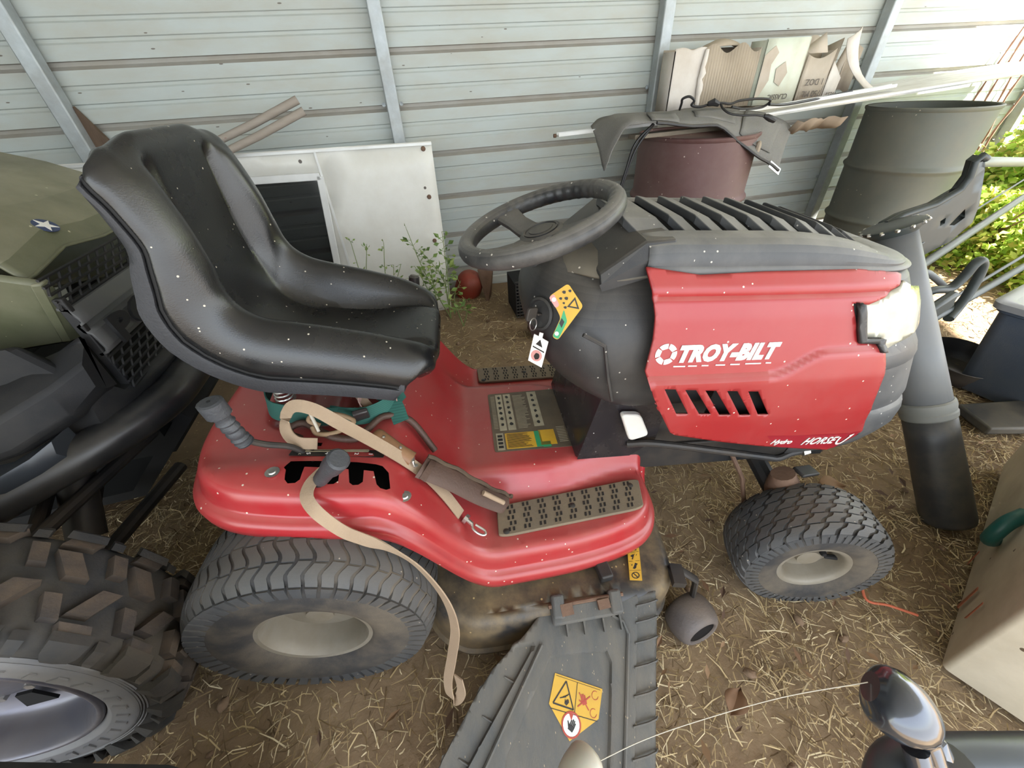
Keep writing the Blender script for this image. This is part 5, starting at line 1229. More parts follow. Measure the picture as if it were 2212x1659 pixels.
m = MB(); m.ribbon([(-.97, -.004, .935), (.80, -.004, .905)], .012, .010, (0, 0, 1)); m.build('top_edge', M_ALU, PN, 30)
# two round poles lying over the panel's top edge
M_POLE = mat('weathered pole', hexc('8f857a'), .8, 0, hexc('9f968c'), .6, 9, stretch=(1, 5, 5), speck=hexc('7a4a45'), speck_amt=.05, speck_scale=30)
for a_, b_, lb in (((-2.6, 2.06, .40), (-.425, 2.40, 1.092), 'weathered round wooden pole behind the seat, the upper and shorter tip of the two'), ((-2.55, 2.02, .36), (-.405, 2.36, 1.050), 'weathered round wooden pole behind the seat, the lower of the two with red smears')):
    a_ = V(a_); b_ = V(b_); pts = [a_.lerp(b_, k/10)+V((0, 0, .008*sin(k*1.3))) for k in range(11)]
    tag(MB().tube(pts, [.0165+.0012*sin(k*2.1) for k in range(11)], 14).build('wooden_pole', M_POLE, None, 50), lb, 'pole')
# red canister and a small leaning plate by the wall
o = MB().lathe(cr([(0, 0), (.07, .0), (.085, .02), (.088, .09), (.080, .13), (.055, .16), (.02, .17), (0, .17)], 3), (.24, 2.50, gz(.24, 2.5)), (.35, -.25, .9), 28).build('red_canister', mat('dusty red plastic', hexc('a03325'), .45, 0, hexc('8a3a2c'), .6, 6, dust=hexc('7d6552'), dust_amt=.5), None, 50); tag(o, 'dusty red rounded canister lying by the wall right of the white panel', 'canister')
o = MB().prism([(.355, 2.36, -.02), (.39, 2.42, .0), (.425, 2.48, .16), (.325, 2.44, .17)], (.012, -.004, 0)).build('rusty_plate', M_RUST, None, 0); tag(o, 'small rusty plate leaning beside the red canister', 'plate')
o = MB().lathe(cr([(0, -.05), (.05, -.045), (.062, 0), (.05, .05), (.02, .07), (0, .07)], 3), (.56, 1.86, .02), (.6, .2, .5), 20, wob=lambda a, z: 1+.06*sin(a*12)).build('clay_pot', mat('brown clay', hexc('5c4334'), .8, 0, hexc('6d5140'), .6, 9), None, 50); tag(o, 'small brown clay pot lying on the dirt behind the dash', 'pot')
o = empty('wire_basket', (.58, 2.12, .10)); tag(o, 'dark wire mesh basket behind the steering column by the wall', 'basket')
m = MB()
for k in range(12):
    m.tube([(-.10+.2*k/11, -.08, -.10), (-.10+.2*k/11, -.08, .12)], .003, 5); m.tube([(-.10, -.08, -.10+.02*k), (.10, -.08, -.10+.02*k)], .003, 5)
m.build('mesh_front', M_BLK, o); MB().box((0, .04, 0), (.2, .2, .2)).build('lining', M_DARK, o, 30)
o = MB().prism([(-1.38, 2.60, .62), (-1.30, 2.595, .62), (-1.33, 2.60, .93), (-1.42, 2.605, 1.12), (-1.43, 2.605, 1.0)], (.0, .018, 0)).build('wood_scrap', mat('dark stained wood', hexc('6d5a4a'), .85, 0, hexc('534336'), .6, 10, stretch=(6, 6, 1)), None, 0); tag(o, 'dark stained sliver of wood wedged beside the leftmost post', 'wood')

# ------------------------------------------------------------------ right-hand side: tube with bracket, bins, cooler, near knob
M_GTUBE = mat('grey plastic tube', hexc('6b6d6e'), .5, 0, hexc('606263'), .5, 3, dust=hexc('8a8376'), dust_amt=.25)
M_BTUBE = mat('black plastic sleeve', hexc('2e2f31'), .45, 0, hexc('38393a'), .6, 6, dust=hexc('7b715e'), dust_amt=.5)
M_DGRN = mat('dark green-grey casting', hexc('272e2e'), .45, 0, hexc('303737'), .5, 6, dust=hexc('6d6e66'), dust_amt=.2)
B0 = V((1.548, .408, -.115)); B1 = V((1.420, .935, .700)); ax = (B1-B0).normalized()
o = empty('blower_tube', B0); tag(o, 'tall leaning grey plastic tube with black lower sleeve, beside the mower nose', 'tube')
T_ = lambda t: B0.lerp(B1, t)-B0
m = MB(); m.tube([T_(.42), T_(.6), T_(.8), T_(1.0)], [.063, .060, .056, .053], 32, caps=False); m.build('upper_tube', M_GTUBE, o, 50, solid=.004)
m = MB(); m.tube([T_(0), T_(.01), T_(.15), T_(.30), T_(.40)], [.067, .069, .068, .066, .065], 32, caps=False); m.build('lower_sleeve', M_BTUBE, o, 50, solid=.005)
m = MB(); m.tube([T_(.375), T_(.38), T_(.395), T_(.40), T_(.415), T_(.43), T_(.435)], [.065, .069, .070, .0675, .070, .069, .064], 32); m.build('band_collar', mat('weathered grey collar', hexc('777873'), .6, 0, hexc('6a6b66'), .6, 6, dust=hexc('8d8674'), dust_amt=.3), o, 30)
dn = V((-.25, .36, .90)).normalized(); dc = T_(1.0)+dn*.004
m = MB(); m.lathe([(.052, -.02), (.060, -.010), (.074, .002), (.077, .010), (.070, .013), (.0, .010)], dc, dn, 36); m.build('top_flange', M_DGRN, o, 40)
m = MB()
for k in range(14):
    a = 2*pi*k/14; u_ = dn.orthogonal().normalized(); v_ = dn.cross(u_); p = dc+(u_*cos(a)+v_*sin(a))*.076+dn*.007; m.box(p, (.010, .010, .008), (a, .3, a))
o2 = m.build('flange_lugs', M_METAL, o, 0, bevel=.002); o2['kind'] = 'stuff'
# bracket arm: web plate with lightening holes and an upturned end
q = lambda L_: [V(p)-B0 for p in L_]
AW = [(1.44, .655), (1.455, .700), (1.503, .722), (1.619, .742), (1.690, .778), (1.700, .814), (1.682, .858), (1.698, .872), (1.722, .862), (1.750, .830), (1.824, .720), (1.845, .660), (1.795, .602), (1.691, .560), (1.56, .58)]
HO = [[(1.690, .682), (1.702, .664), (1.716, .672), (1.706, .692)], [(1.742, .662), (1.766, .660), (1.794, .682), (1.770, .712)]]
m = MB(); m.fill(AW, HO, .03, lambda x, z: V((x, 1.0+.0*x, z))-B0); m.build('bracket_arm', M_DGRN, o, 30, solid=.022, solid_off=0, bevel=.004)
m = MB(); m.tube(q([(x, .985, z) for x, z in AW[1:9]]), .010, 8); m.build('arm_rib', M_DGRN, o, 50)
m = MB(); m.tube(q([(1.765, 1.02, .843), (1.80, 1.022, .842), (2.12, 1.10, .806), (2.6, 1.2, .77)]), [.010, .0145, .0145, .0145], 12); m.build('grip_bar', mat('grey-green bar', hexc('7d8374'), .45), o, 50)
for P_, r_, n_ in (([(1.55, .93, .52), (1.703, .98, .527), (2.176, 1.15, .547), (2.849, 1.40, .561)], .0145, 'long_rod'), ([(1.641, .98, .611), (2.572, 1.30, .677)], .0035, 'thin_cable'), ([(1.70, .88, .342), (1.80, .90, .347), (2.545, 1.10, .370)], .0135, 'long_rod'), ([(1.82, .93, .36), (2.60, 1.13, .43)], .006, 'thin_cable')):
    MB().tube(q(P_), r_, 10).build(n_, M_DGRN, o, 50)
m = MB(); m.tube(cr(q([(1.64, .93, .425), (1.728, .95, .424), (1.801, .95, .437), (1.875, .95, .432), (1.908, .95, .470), (1.918, .95, .515), (1.938, .95, .530), (1.965, .95, .510), (1.975, .945, .465), (1.965, .935, .405), (1.93, .92, .355), (1.88, .90, .33)]), 6), .0165, 12, flat=.8); m.build('looped_lever', M_DGRN, o, 50)
m = MB(); m.tube(cr(q([(1.87, 1.09, .425), (1.934, 1.10, .424), (1.984, 1.10, .418), (2.086, 1.10, .364), (2.20, 1.10, .295)]), 6), .013, 10); m.build('grey_handle', M_GTUBE, o, 50)
m = MB(); m.box(q([(1.76, .89, .40)])[0], (.15, .03, .07), (0, -.25, .2)); m.build('lever_mount', M_DGRN, o, 30, bevel=.01)
# blue-grey bin with lid
M_BIN = mat('slate blue bin plastic', hexc('3d4858'), .5, 0, hexc('485261'), .6, 4, bump=.15, bscale=200, dust=hexc('6e6f6c'), dust_amt=.3)
gb = gz(2.5, .85); o = empty('storage_bin', (2.62, .83, gb+.005), (0, 0, RAD(14))); tag(o, 'slate blue storage bin with grey lid at the right edge beside the tube', 'bin')
m = MB(); m.loft([rrect_ for rrect_ in [[(x, y, z) for x, y in rrect(-w2, -d2, w2, d2, .04)] for z, w2, d2 in ((0, .25, .18), (.03, .255, .185), (.20, .275, .20), (.38, .29, .215), (.385, .30, .225), (.40, .30, .225))]]); m.build('tub', M_BIN, o, 40)
m = MB(); m.loft([[(x, y, z) for x, y in rrect(-w2, -d2, w2, d2, .04)] for z, w2, d2 in ((.40, .315, .24), (.425, .318, .243), (.435, .30, .225), (.43, .27, .195))]); m.build('lid', mat('light grey lid', hexc('84868a'), .45), o, 40)
o = MB().lathe(cr([(.0, .012), (.10, .012), (.13, .03), (.150, .10), (.155, .105), (.148, .10), (.128, .02), (.10, .004), (0, .004)], 2), (2.42, 1.02, gz(2.4, 1.0)), (-.05, -.1, 1), 40).build('round_pan', mat('black pan', hexc('2b2a2b'), .4, 0, hexc('39373a'), .5, 9, dust=hexc('7a7062'), dust_amt=.4), None, 40); tag(o, 'round black pan holding litter on the ground behind the grey tube', 'pan')
o = MB().prism([(2.10, .80, -.10), (2.42, .74, -.105), (2.46, .62, -.11), (2.30, .60, -.115), (2.08, .66, -.112)], (.01, 0, .035)).build('black_tray', M_BTUBE, None, 30, bevel=.008); tag(o, 'flat black plastic tray lying in front of the round pan', 'tray')
# beige cooler with teal latch handle, bottom right
M_COOL = mat('aged off-white cooler shell', hexc('d6cdb9'), .5, 0, hexc('c4b9a3'), .5, 4, bump=.06, bscale=200, dust=hexc('8b8069'), dust_amt=.35, speck=hexc('5f5140'), speck_amt=.03, speck_scale=40)
o = empty('cooler', (1.10, .09, gz(1.1, .09)+.004), (0, 0, RAD(26))); tag(o, 'big off-white cooler with teal handle and orange drips, cut off at the lower right', 'cooler')
def csec(z, g): return [(x, y, z) for x, y in rrect(-.01-g, -.42-g, .98+g, .01+g, .014)]
m = MB(); m.loft([csec(0, -.012), csec(.012, 0), csec(.20, .012), csec(.36, .022)]); m.build('shell', M_COOL, o, 40)
m = MB(); m.loft([csec(.362, .030), csec(.375, .034), csec(.42, .034), csec(.435, .022)]); m.build('lid', M_COOL, o, 40)
m = MB(); m.tube(cr([(.37, .03, .15), (.335, .045, .17), (.32, .052, .21), (.335, .048, .25), (.37, .03, .27)], 5), .018, 12); m.build('teal_handle', mat('teal plastic', hexc('1f5a55'), .4), o, 50)
M_ORNG = mat('orange stain', hexc('b55a3c'), .7, 0, hexc('a07055'), .8, 25)
for x, z0, z1, w_ in ((.40, .0, .06, .005), (.19, .03, .12, .009), (.10, .10, .17, .004)):
    m = MB(); m.prism([(x-w_, .0155+.055*z0, z0), (x+w_*.6, .0155+.055*z0, z0-.01), (x+w_, .0165+.055*z1, z1), (x-w_*.4, .0165+.055*z1, z1)], (0, .0015, 0)); m.build('orange_drip', M_ORNG, o, 0)
# orange twine on the straw
o = MB().tube(cr([(1.02, .50, gz(1, .5)+.02), (1.05, .44, gz(1, .4)+.025), (1.06, .38, gz(1, .4)+.02), (1.08, .33, gz(1, .3)+.03), (1.05, .27, gz(1, .3)+.015), (1.09, .24, gz(1, .2)+.02), (1.14, .20, gz(1, .2)+.02)], 6), .0035, 6).build('twine', mat('orange twine', hexc('c2684a'), .8), None, 50); tag(o, 'scrap of orange twine lying on straw left of the cooler', 'twine')
# glossy black knob on a thick tube, near the camera at lower right
M_GLOB = mat('chipped gloss black', hexc('3c4048'), .12, .55, hexc('50545c'), .6, 14, coat=.7, speck=hexc('9a938a'), speck_amt=.04, speck_scale=120)
o = empty('coupler_lever', (.40, .02, .56)); tag(o, 'chipped glossy black rounded knob on a bent lever and thick tube, lower right corner', 'lever')
kc = V((.40, .02, .56)); q = lambda L_: [V(p)-kc for p in L_]
m = MB(); m.tube(cr(q([(.364, .044, .612), (.374, .034, .608), (.394, .012, .592), (.404, -.004, .574), (.410, -.018, .554)]), 5), [.010+.022*sin(pi*min(1, (i+1)/15)) for i in range(21)], 20, flat=.9); m.build('knob', M_GLOB, o, 60)
m = MB(); m.tube(cr(q([(.390, -.004, .570), (.394, -.022, .545), (.400, -.040, .52), (.41, -.06, .50)]), 5), .011, 14); m.build('lever_stem', M_GLOB, o, 60)
m = MB(); m.tube(cr(q([(.36, -.035, .505), (.40, -.012, .515), (.46, -.022, .51), (.56, -.045, .50), (.72, -.08, .48)]), 6), .024, 20); m.build('thick_tube', mat('dark blue-grey tube', hexc('3f464c'), .35, .1, hexc('4c5257'), .5, 8), o, 60)
m = MB(); m.tube(q([(.72, -.08, .48), (.76, -.09, .30), (.78, -.10, gz(.78, -.1))]), .024, 16); m.build('tube_leg', M_GLOB, o, 60)
m = MB(); m.lathe([(0, 0), (.03, 0), (.034, .012), (.026, .028), (0, .034)], q([(.435, -.030, .508)])[0], (-.2, .3, 1), 18); m.lathe([(0, 0), (.012, 0), (.014, .014), (0, .02)], q([(.418, -.006, .548)])[0], (.5, -.2, 1), 10); m.build('collar', M_GLOB, o, 50)
# pale handle tip at the bottom edge and dark lid corner at bottom left
o = MB().tube(cr([(.083, .080, .500), (.075, .075, .502), (.057, .062, .500), (.035, .025, .49), (.03, -.06, .40), (.03, -.2, gz(0, -.2))], 5), [.002, .012, .019, .021, .022]+[.022]*21, 16).build('handle_tip', mat('milky plastic', hexc('a5a396'), .35, 0, hexc('b5b3a6'), .5, 20, sss=.2), None, 60); tag(o, 'milky rounded handle tip poking up at the bottom edge over the chute', 'handle')
o = empty('dark_tub', (-.53, .10, gz(-.53, .1)+.003), (0, 0, RAD(-15))); tag(o, 'dark grey tub rim with dull red side in the lower left corner', 'tub')
h = .50-gz(-.53, .1)
m = MB(); m.loft([[(x, y, z) for x, y in rrect(-.25, -.2, .12, .115, .025)] for z in (0, h-.03)]); m.build('body', mat('dull red plastic', hexc('5a3430'), .5), o, 40)
m = MB(); m.loft([[(x, y, z) for x, y in rrect(-.26, -.21, .13, .125, .03)] for z in (h-.03, h-.004)]+[[(x, y, h) for x, y in rrect(-.25, -.20, .12, .115, .025)]]); m.build('rim', M_FASCIA, o, 40)
# spider's thread from the knob towards the chute
o = MB().tube(cr([(.365, .047, .612), (.30, .064, .56), (.22, .075, .51), (.15, .078, .49), (.082, .072, .500)], 8), .00055, 5).build('spider_thread', mat('silk', hexc('c9c2b2'), .5, emit=None), None, 0); tag(o, 'single pale spider thread strung between the black knob and the milky handle tip', 'cobweb')

# ------------------------------------------------------------------ things lying on the mower: leash, straps, knife
M_WEB = mat('tan webbing', hexc('a8937a'), .85, 0, hexc('96806a'), .5, 8, bump=.3, bscale=500, dust=hexc('8a765f'), dust_amt=.3)
M_WEBP = mat('pinkish webbing', hexc('b3958a'), .85, 0, hexc('a18077'), .5, 9, bump=.3, bscale=500)
M_GREEN = mat('green elastic strap', hexc('1f5148'), .8, 0, hexc('2b6358'), .5, 9, wave=(90, 'Z', hexc('143b34'), .5))
o = empty('dog_leash', W((.06, -.25, .60))); tag(o, 'long tan webbing leash with metal clip draped over the red fender and tyre', 'leash')
oL = V(o.location); LW = lambda L_: [W(p)-oL for p in L_]
def strap(pts, wid, wd, name, mt, th=.0025, par=None): return MB().ribbon(pts, wid, th, wd).build(name, mt, par or o, 50)
yv = MM.to_3x3() @ V((0, 1, 0)); zv = MM.to_3x3() @ V((0, 0, 1)); xv = MM.to_3x3() @ V((1, 0, 0))
A_ = cr([(.292, -.302, .398), (.262, -.286, .450), (.226, -.274, .505), (.180, -.266, .555), (.130, -.262, .605), (.080, -.250, .640), (.030, -.228, .662), (-.010, -.212, .660), (-.030, -.214, .640), (-.034, -.228, .612), (-.016, -.240, .592), (.02, -.240, .584)], 6)
wdA = [(yv*(.9-.5*sstep(.25, .75, i/(len(A_)-1)))+zv*(.3+.7*sstep(.3, .7, i/(len(A_)-1)))+xv*.35) for i in range(len(A_))]
strap(LW(A_), .024, wdA, 'strap', M_WEB)
B_ = cr([(.070, -.300, .592), (.048, -.314, .584), (.030, -.336, .578), (.030, -.362, .572), (.050, -.384, .556), (.085, -.398, .520), (.120, -.408, .503), (.165, -.424, .492), (.215, -.448, .462), (.258, -.480, .400), (.272, -.500, .320), (.262, -.520, .240), (.250, -.540, .175), (.252, -.556, .135), (.266, -.562, .128), (.276, -.556, .150), (.272, -.545, .200)], 6)
wdB = [(xv*(1.0-.3*sstep(.3, .5, i/(len(B_)-1)))+yv*(.5-1.1*sstep(.2, .55, i/(len(B_)-1)))+zv*.1) for i in range(len(B_))]
strap(LW(B_), .022, wdB, 'hanging_strap', M_WEB)
cp = W((.300, -.308, .394))-oL; cd_ = (W((.345, -.345, .375))-W((.300, -.308, .394))).normalized()
m = MB(); m.tube([cp, cp+cd_*.008], .011, 10); m.tube([cp+cd_*.008, cp+cd_*.022], .005, 8); m.build('clip_swivel', M_METAL, o)
m = MB(); sd = cd_.cross(zv).normalized(); m.tube(cr([tuple(cp+cd_*d+sd*s_) for d, s_ in ((.022, 0), (.028, .007), (.042, .008), (.054, .004), (.058, -.002), (.052, -.007), (.040, -.006), (.028, -.004))], 4), .0028, 8); m.build('clip_hook', M_METAL, o)
m = MB(); m.lathe([(.002, .0), (.006, .001), (.006, .002), (.002, .002)], W((.205, -.270, .530))-oL+zv*.003, yv*.2+zv*.9+xv*.2, 12); m.build('eyelet', M_METAL, o)
o = empty('green_strap', W((-.02, -.08, .58))); oL = V(o.location); tag(o, 'coiled dark green elastic strap with black buckle under the seat', 'strap')
strap(LW(cr([(-.125, -.050, .60), (-.118, -.100, .598), (-.095, -.140, .596), (-.05, -.158, .594), (.0, -.168, .592), (.05, -.170, .594)], 6)), .040, zv*.9+yv*.25, 'front_run', M_GREEN)
strap(LW(cr([(-.125, -.050, .602), (-.09, -.02, .606), (-.04, -.01, .612), (.02, -.03, .618)], 6)), .040, zv, 'back_run', M_GREEN)
strap(LW(cr([(.03, -.165, .596), (.07, -.178, .598), (.11, -.176, .597), (.15, -.150, .60), (.175, -.11, .605)], 6)), .036, zv*.9+yv*.5, 'right_run', M_GREEN)
strap(LW(cr([(.06, -.08, .61), (.10, -.10, .615), (.155, -.14, .60), (.175, -.18, .575)], 6)), .034, xv*.8+yv*.3+zv*.2, 'crossing_run', M_GREEN)
strap(LW([(.015, -.06, .57), (.03, -.075, .61), (.04, -.08, .645)]), .04, xv, 'standing_run', M_GREEN)
m = MB(); m.box(W((.098, -.182, .600))-oL, (.030, .012, .050), (.5, 0, .15)); m.build('buckle', M_GLOSS, o, 30, bevel=.003)
o = empty('pink_strap', W((.09, -.12, .60))); oL = V(o.location); tag(o, 'pinkish webbing loop lying under the right front of the seat', 'strap')
strap(LW(cr([(.10, -.175, .585), (.09, -.15, .61), (.10, -.115, .635), (.13, -.10, .640), (.16, -.115, .62), (.165, -.14, .60)], 6)), .022, yv*.3+zv*.9, 'loop', M_WEBP)
strap(LW([(.06, -.10, .64), (.09, -.135, .612), (.12, -.165, .592), (.128, -.175, .585)]), .018, xv*.8+yv*.5, 'tail', M_WEB)
o = empty('folded_strap', W((-.12, -.07, .61))); oL = V(o.location); tag(o, 'folded pale pink strap end behind the seat spring', 'strap')
strap(LW(cr([(-.09, -.095, .618), (-.125, -.085, .618), (-.140, -.072, .616), (-.135, -.055, .620), (-.09, -.06, .626), (-.05, -.06, .628)], 6)), .022, zv, 'loop', M_WEBP)
M_LEATH = mat('dark brown leather', hexc('3f2d26'), .55, 0, hexc('51392e'), .6, 16, bump=.3, bscale=180, dust=hexc('6b5848'), dust_amt=.3)
o = MB().tube(LW(cr([(-.02, -.215, .577), (-.04, -.205, .580), (-.045, -.19, .585), (-.02, -.18, .588), (.02, -.205, .582), (.05, -.222, .580), (.09, -.226, .578), (.11, -.205, .582), (.14, -.17, .585), (.19, -.16, .560), (.24, -.19, .49)], 6)), .0075, 8).build('braided_cord', M_LEATH, None, 60); o.location = oL; tag(o, 'dark braided leather cord coiled beside the tan leash', 'cord')
m2 = bpy.data.materials['dark brown leather']
o = MB().tube(LW(cr([(.02, -.205, .60), (.0, -.20, .612), (.015, -.188, .618), (.06, -.19, .612), (.085, -.20, .60), (.05, -.215, .588), (.015, -.216, .588), (.005, -.205, .598)], 6)), .005, 8).build('rawhide_lace', mat('rawhide', hexc('8d7458'), .7), None, 60); o.location = oL; tag(o, 'tan rawhide lace curled inside the leash loop', 'lace')
o = MB().tube([W((.002, -.19, .624)), W((.012, -.205, .612)), W((.022, -.222, .600))], [.003, .0035, .003], 7).build('frayed_cord_end', mat('frayed white cord', hexc('cfc6b5'), .8), None, 60); tag(o, 'short frayed white cord end inside the leash loop', 'cord')
K0, K1, K2 = W((.124, -.226, .588)), W((.222, -.268, .527)), W((.402, -.262, .362))
o = empty('sheath_knife', K1); tag(o, 'wood-handled knife in a laced dark leather sheath lying on the red fender', 'knife')
kq = lambda P_: V(P_)-K1
kd = (K1-K0).normalized(); ks_ = kd.cross(zv).normalized(); kn = ks_.cross(kd)
def ksec(c, a_, b_): return [c+ks_*(a_*cos(t*pi/6))+kn*(b_*sin(t*pi/6)) for t in range(12)]
m = MB(); m.loft([ksec(kq(K0)+kd*d, a_, b_) for d, a_, b_ in ((0, .006, .005), (.003, .017, .010), (.012, .020, .012), (.04, .017, .012), (.07, .0155, .011), (.095, .017, .011))]); m.build('handle', mat('worn wood handle', hexc('8d6a4c'), .45, 0, hexc('7a573c'), .6, 10, stretch=(3, 3, 3)), o, 60)
m = MB()
for d in (.022, .062): m.lathe([(0, .0015), (.003, .001), (.0034, 0)], kq(K0)+kd*d+kn*.0122, kn, 10)
m.build('rivets', M_METAL, o)
m = MB(); m.box(kq(K0)+kd*.097, (.006, .030, .020), (0, 0, 0)); m.build('bolster', M_METAL, o, 30, bevel=.003)
m = MB(); path = cr([K1-kd*.004, K1.lerp(K2, .3)+zv*.004, K1.lerp(K2, .65)-zv*.004, K2.lerp(K1, .06), K2], 5); n_ = len(path); secs = []
for i, p in enumerate(path):
    u = i/(n_-1); a_ = .033*(1-.15*u)*(1 if u < .75 else max(.25, 1-((u-.75)/.25)**2*.85)); secs.append([kq(p)+ks_*(a_*cos(t*pi/6))+kn*(.009*sin(t*pi/6)) for t in range(12)])
m.loft(secs); m.build('sheath', M_LEATH, o, 50)
m = MB()
for i in range(0, n_-1):
    p = V(path[i]); u = i/(n_-1); a_ = .024*(1-.15*u); m.tube([kq(p)+ks_*(a_*.2)+kn*.010, kq(p)+ks_*a_*.95*-1+kn*.010+kd*.008], .0035, 6)
lc = MB(); lc.tube([kq(V(p))-ks_*.020+kn*(.010+.003*sin(i*1.5)) for i, p in enumerate(path)], .0045, 7); lc.build('lacing', mat('braid lacing', hexc('34291f'), .8, 0, hexc('5a4a38'), .8, 60), o, 50)
strap([kq(K1)+kd*.012+ks_*.03, kq(K1)+kd*.012+kn*.0125, kq(K1)+kd*.012-ks_*.03], .014, kd, 'keeper_strap', M_LEATH, .003)
m = MB(); m.tube([kq(K1.lerp(K2, .66))+kn*.010+ks_*.004, kq(K1.lerp(K2, .93))+kn*.008+ks_*.004], .006, 10); m.build('rolled_tab', M_WEB, o, 50)

# ------------------------------------------------------------------ weeds by the panel
M_LEAF = [mat('leaf green %d' % i, hexc(c), .5, 0, hexc(d), .5, 6, spec=.3) for i, (c, d) in enumerate((('6f8a47', '87a05a'), ('8a9f55', '9fb068'), ('5a7440', '6d8649')))]
M_STEM = mat('green stem', hexc('7f8f58'), .6)
def weed(base, tops, label, n, seed, ls=1):
    r = random.Random(seed); o = empty('weed', base); tag(o, label, 'weed', 'weeds by the white panel'); b0 = V(base); st_ = MB(); lf = MB()
    for tp in tops:
        tpv = V(tp)-b0; mid = tpv*.5+V((r.uniform(-.05, .05), r.uniform(-.03, .03), .03)); P = cr([V((0, 0, 0)), tuple(mid), tuple(tpv)], 8)
        st_.tube(P, [.0035-.0022*i/len(P) for i in range(len(P))], 6)
        for k in range(n):
            t = r.uniform(.35, 1); i = min(len(P)-1, int(t*len(P))); p = V(P[i]); d = V((r.uniform(-1, 1), r.uniform(-.8, .5), r.uniform(-.2, .7))).normalized(); L_ = r.uniform(.02, .05)*(1.35-.6*t)*ls
            tw = p+d*L_*.7; st_.tube([p, tw], .0011, 4)
            wv = d.cross(V((r.uniform(-1, 1), r.uniform(-1, 1), r.uniform(-.3, 1)))).normalized()*L_*.30; e = tw+d*L_; nn = d.cross(wv).normalized()*L_*.12; md = tw+d*L_*.45
            lf.add([tw, md+wv+nn, e-nn*.6, md-wv+nn, md], [(0, 1, 4), (1, 2, 4), (2, 3, 4), (3, 0, 4)], r.randrange(3))
    st_.build('stem', M_STEM, o, 60); x = lf.build('leaves', M_LEAF, o, 40); x['kind'] = 'stuff'
weed((.10, 2.18, gz(.1, 2.2)), [(-.055, 2.20, .53), (-.01, 2.2, .42), (.125, 2.19, .50), (.14, 2.16, .38)], 'tallest bushy green weed at the right end of the white panel', 22, 3, 1.0)
weed((.02, 2.12, gz(0, 2.1)), [(-.05, 2.12, .36), (.03, 2.12, .34), (-.1, 2.12, .30)], 'low leafy weed just behind the seat front edge', 18, 5, .9)
weed((-.20, 2.16, gz(0, 2.1)), [(-.185, 2.20, .475), (-.16, 2.18, .36), (-.12, 2.18, .36)], 'thin wilted weed in the middle before the white panel', 10, 8, .7)
weed((-.33, 2.18, gz(0, 2.1)), [(-.345, 2.2, .50), (-.27, 2.2, .48)], 'thin seedy weed left of the others before the white panel', 16, 11, .75)
weed((.16, 2.06, gz(.1, 2.1)), [(.18, 2.08, .26), (.215, 2.06, .16), (.12, 2.02, .12)], 'small drooping weed at the foot of the white panel corner', 12, 14, .9)

# ------------------------------------------------------------------ sunlit greenery beyond the open end
M_FOL = []
for i, (c, d) in enumerate((('93b23f', 'adc658'), ('bccb66', 'd0d982'), ('74983a', '8caa48'), ('a3a254', 'b9b065'))):
    mm = mat('foliage %d' % i, hexc(c), .55, 0, hexc(d), .6, 3, spec=.25); M_FOL.append(mm)
    N = mm.node_tree.nodes; L_ = mm.node_tree.links; tr = N.new('ShaderNodeBsdfTranslucent'); tr.inputs[0].default_value = (*[min(1, x*1.3) for x in hexc(d)], 1); mxs = N.new('ShaderNodeMixShader'); mxs.inputs[0].default_value = .4
    L_.new(N['Principled BSDF'].outputs[0], mxs.inputs[1]); L_.new(tr.outputs[0], mxs.inputs[2]); L_.new(mxs.outputs[0], N['Material Output'].inputs[0])
M_TWIG = mat('twig', hexc('6b553f'), .85)
def bush(base, rad, hgt, n, label, seed, leaf=.05):
    r = random.Random(seed); o = empty('bush', base); tag(o, label, 'bush', 'bushes beyond the open end'); lf = MB(); st_ = MB()
    for k in range(14):
        a = r.uniform(0, 2*pi); q = r.uniform(.3, .9); st_.tube(cr([(0, 0, 0), (rad*q*.3*cos(a), rad*q*.3*sin(a), hgt*.45), (rad*q*cos(a), rad*q*sin(a), hgt*r.uniform(.6, .95))], 4), [.012-.0009*i for i in range(9)], 5)
    for k in range(n):
        a = r.uniform(0, 2*pi); z = hgt*r.random()**.8; q = rad*sqrt(r.random())*(1-.45*(z/hgt)**2)*(.8+.35*MN.noise((cos(a)*2, sin(a)*2, z*3)))
        p = V((q*cos(a), q*sin(a), z)); d = V((r.uniform(-1, 1), r.uniform(-1, 1), r.uniform(-.6, .5))).normalized(); L_ = leaf*r.uniform(.6, 1.3); wv = d.cross(V((r.uniform(-1, 1), r.uniform(-1, 1), r.uniform(-1, 1)))).normalized()*L_*.38; nn = d.cross(wv).normalized()*L_*.1; md = p+d*L_*.45
        lf.add([p, md+wv+nn, p+d*L_, md-wv+nn], [(0, 1, 2), (0, 2, 3)], min(3, int(r.random()*4)))
    st_.build('branches', M_TWIG, o, 60); x = lf.build('leaves', M_FOL, o, 0); x['kind'] = 'stuff'
bush((4.15, 1.95, -.05), .58, .92, 5200, 'nearest tall sunlit bush, right behind the grey-green drum', 21, .05)
bush((3.72, 1.38, -.12), .45, .46, 3600, 'low sunlit bush in front of the drum foot', 22, .045)
bush((3.62, 1.85, -.05), .36, .48, 3200, 'knee-high sunlit bush just right of the grey-green drum', 27, .045)
bush((3.92, 2.15, -.05), .36, .62, 3000, 'sunlit bush between the grey-green drum and the end post', 28, .045)
bush((4.75, 1.15, -.12), .62, .80, 4600, 'bright yellow-green bush at the right frame edge', 24, .055)
bush((5.6, 2.3, -.05), .95, 1.35, 5200, 'taller sunlit bush further back behind the nearest one', 23, .07)
bush((5.8, 4.4, -.05), 1.2, 1.9, 4200, 'tall bush outside past the end of the wall', 25, .08)
bush((8.6, 3.0, -.05), 1.9, 2.6, 5200, 'distant tall bush far outside the open end', 26, .11)
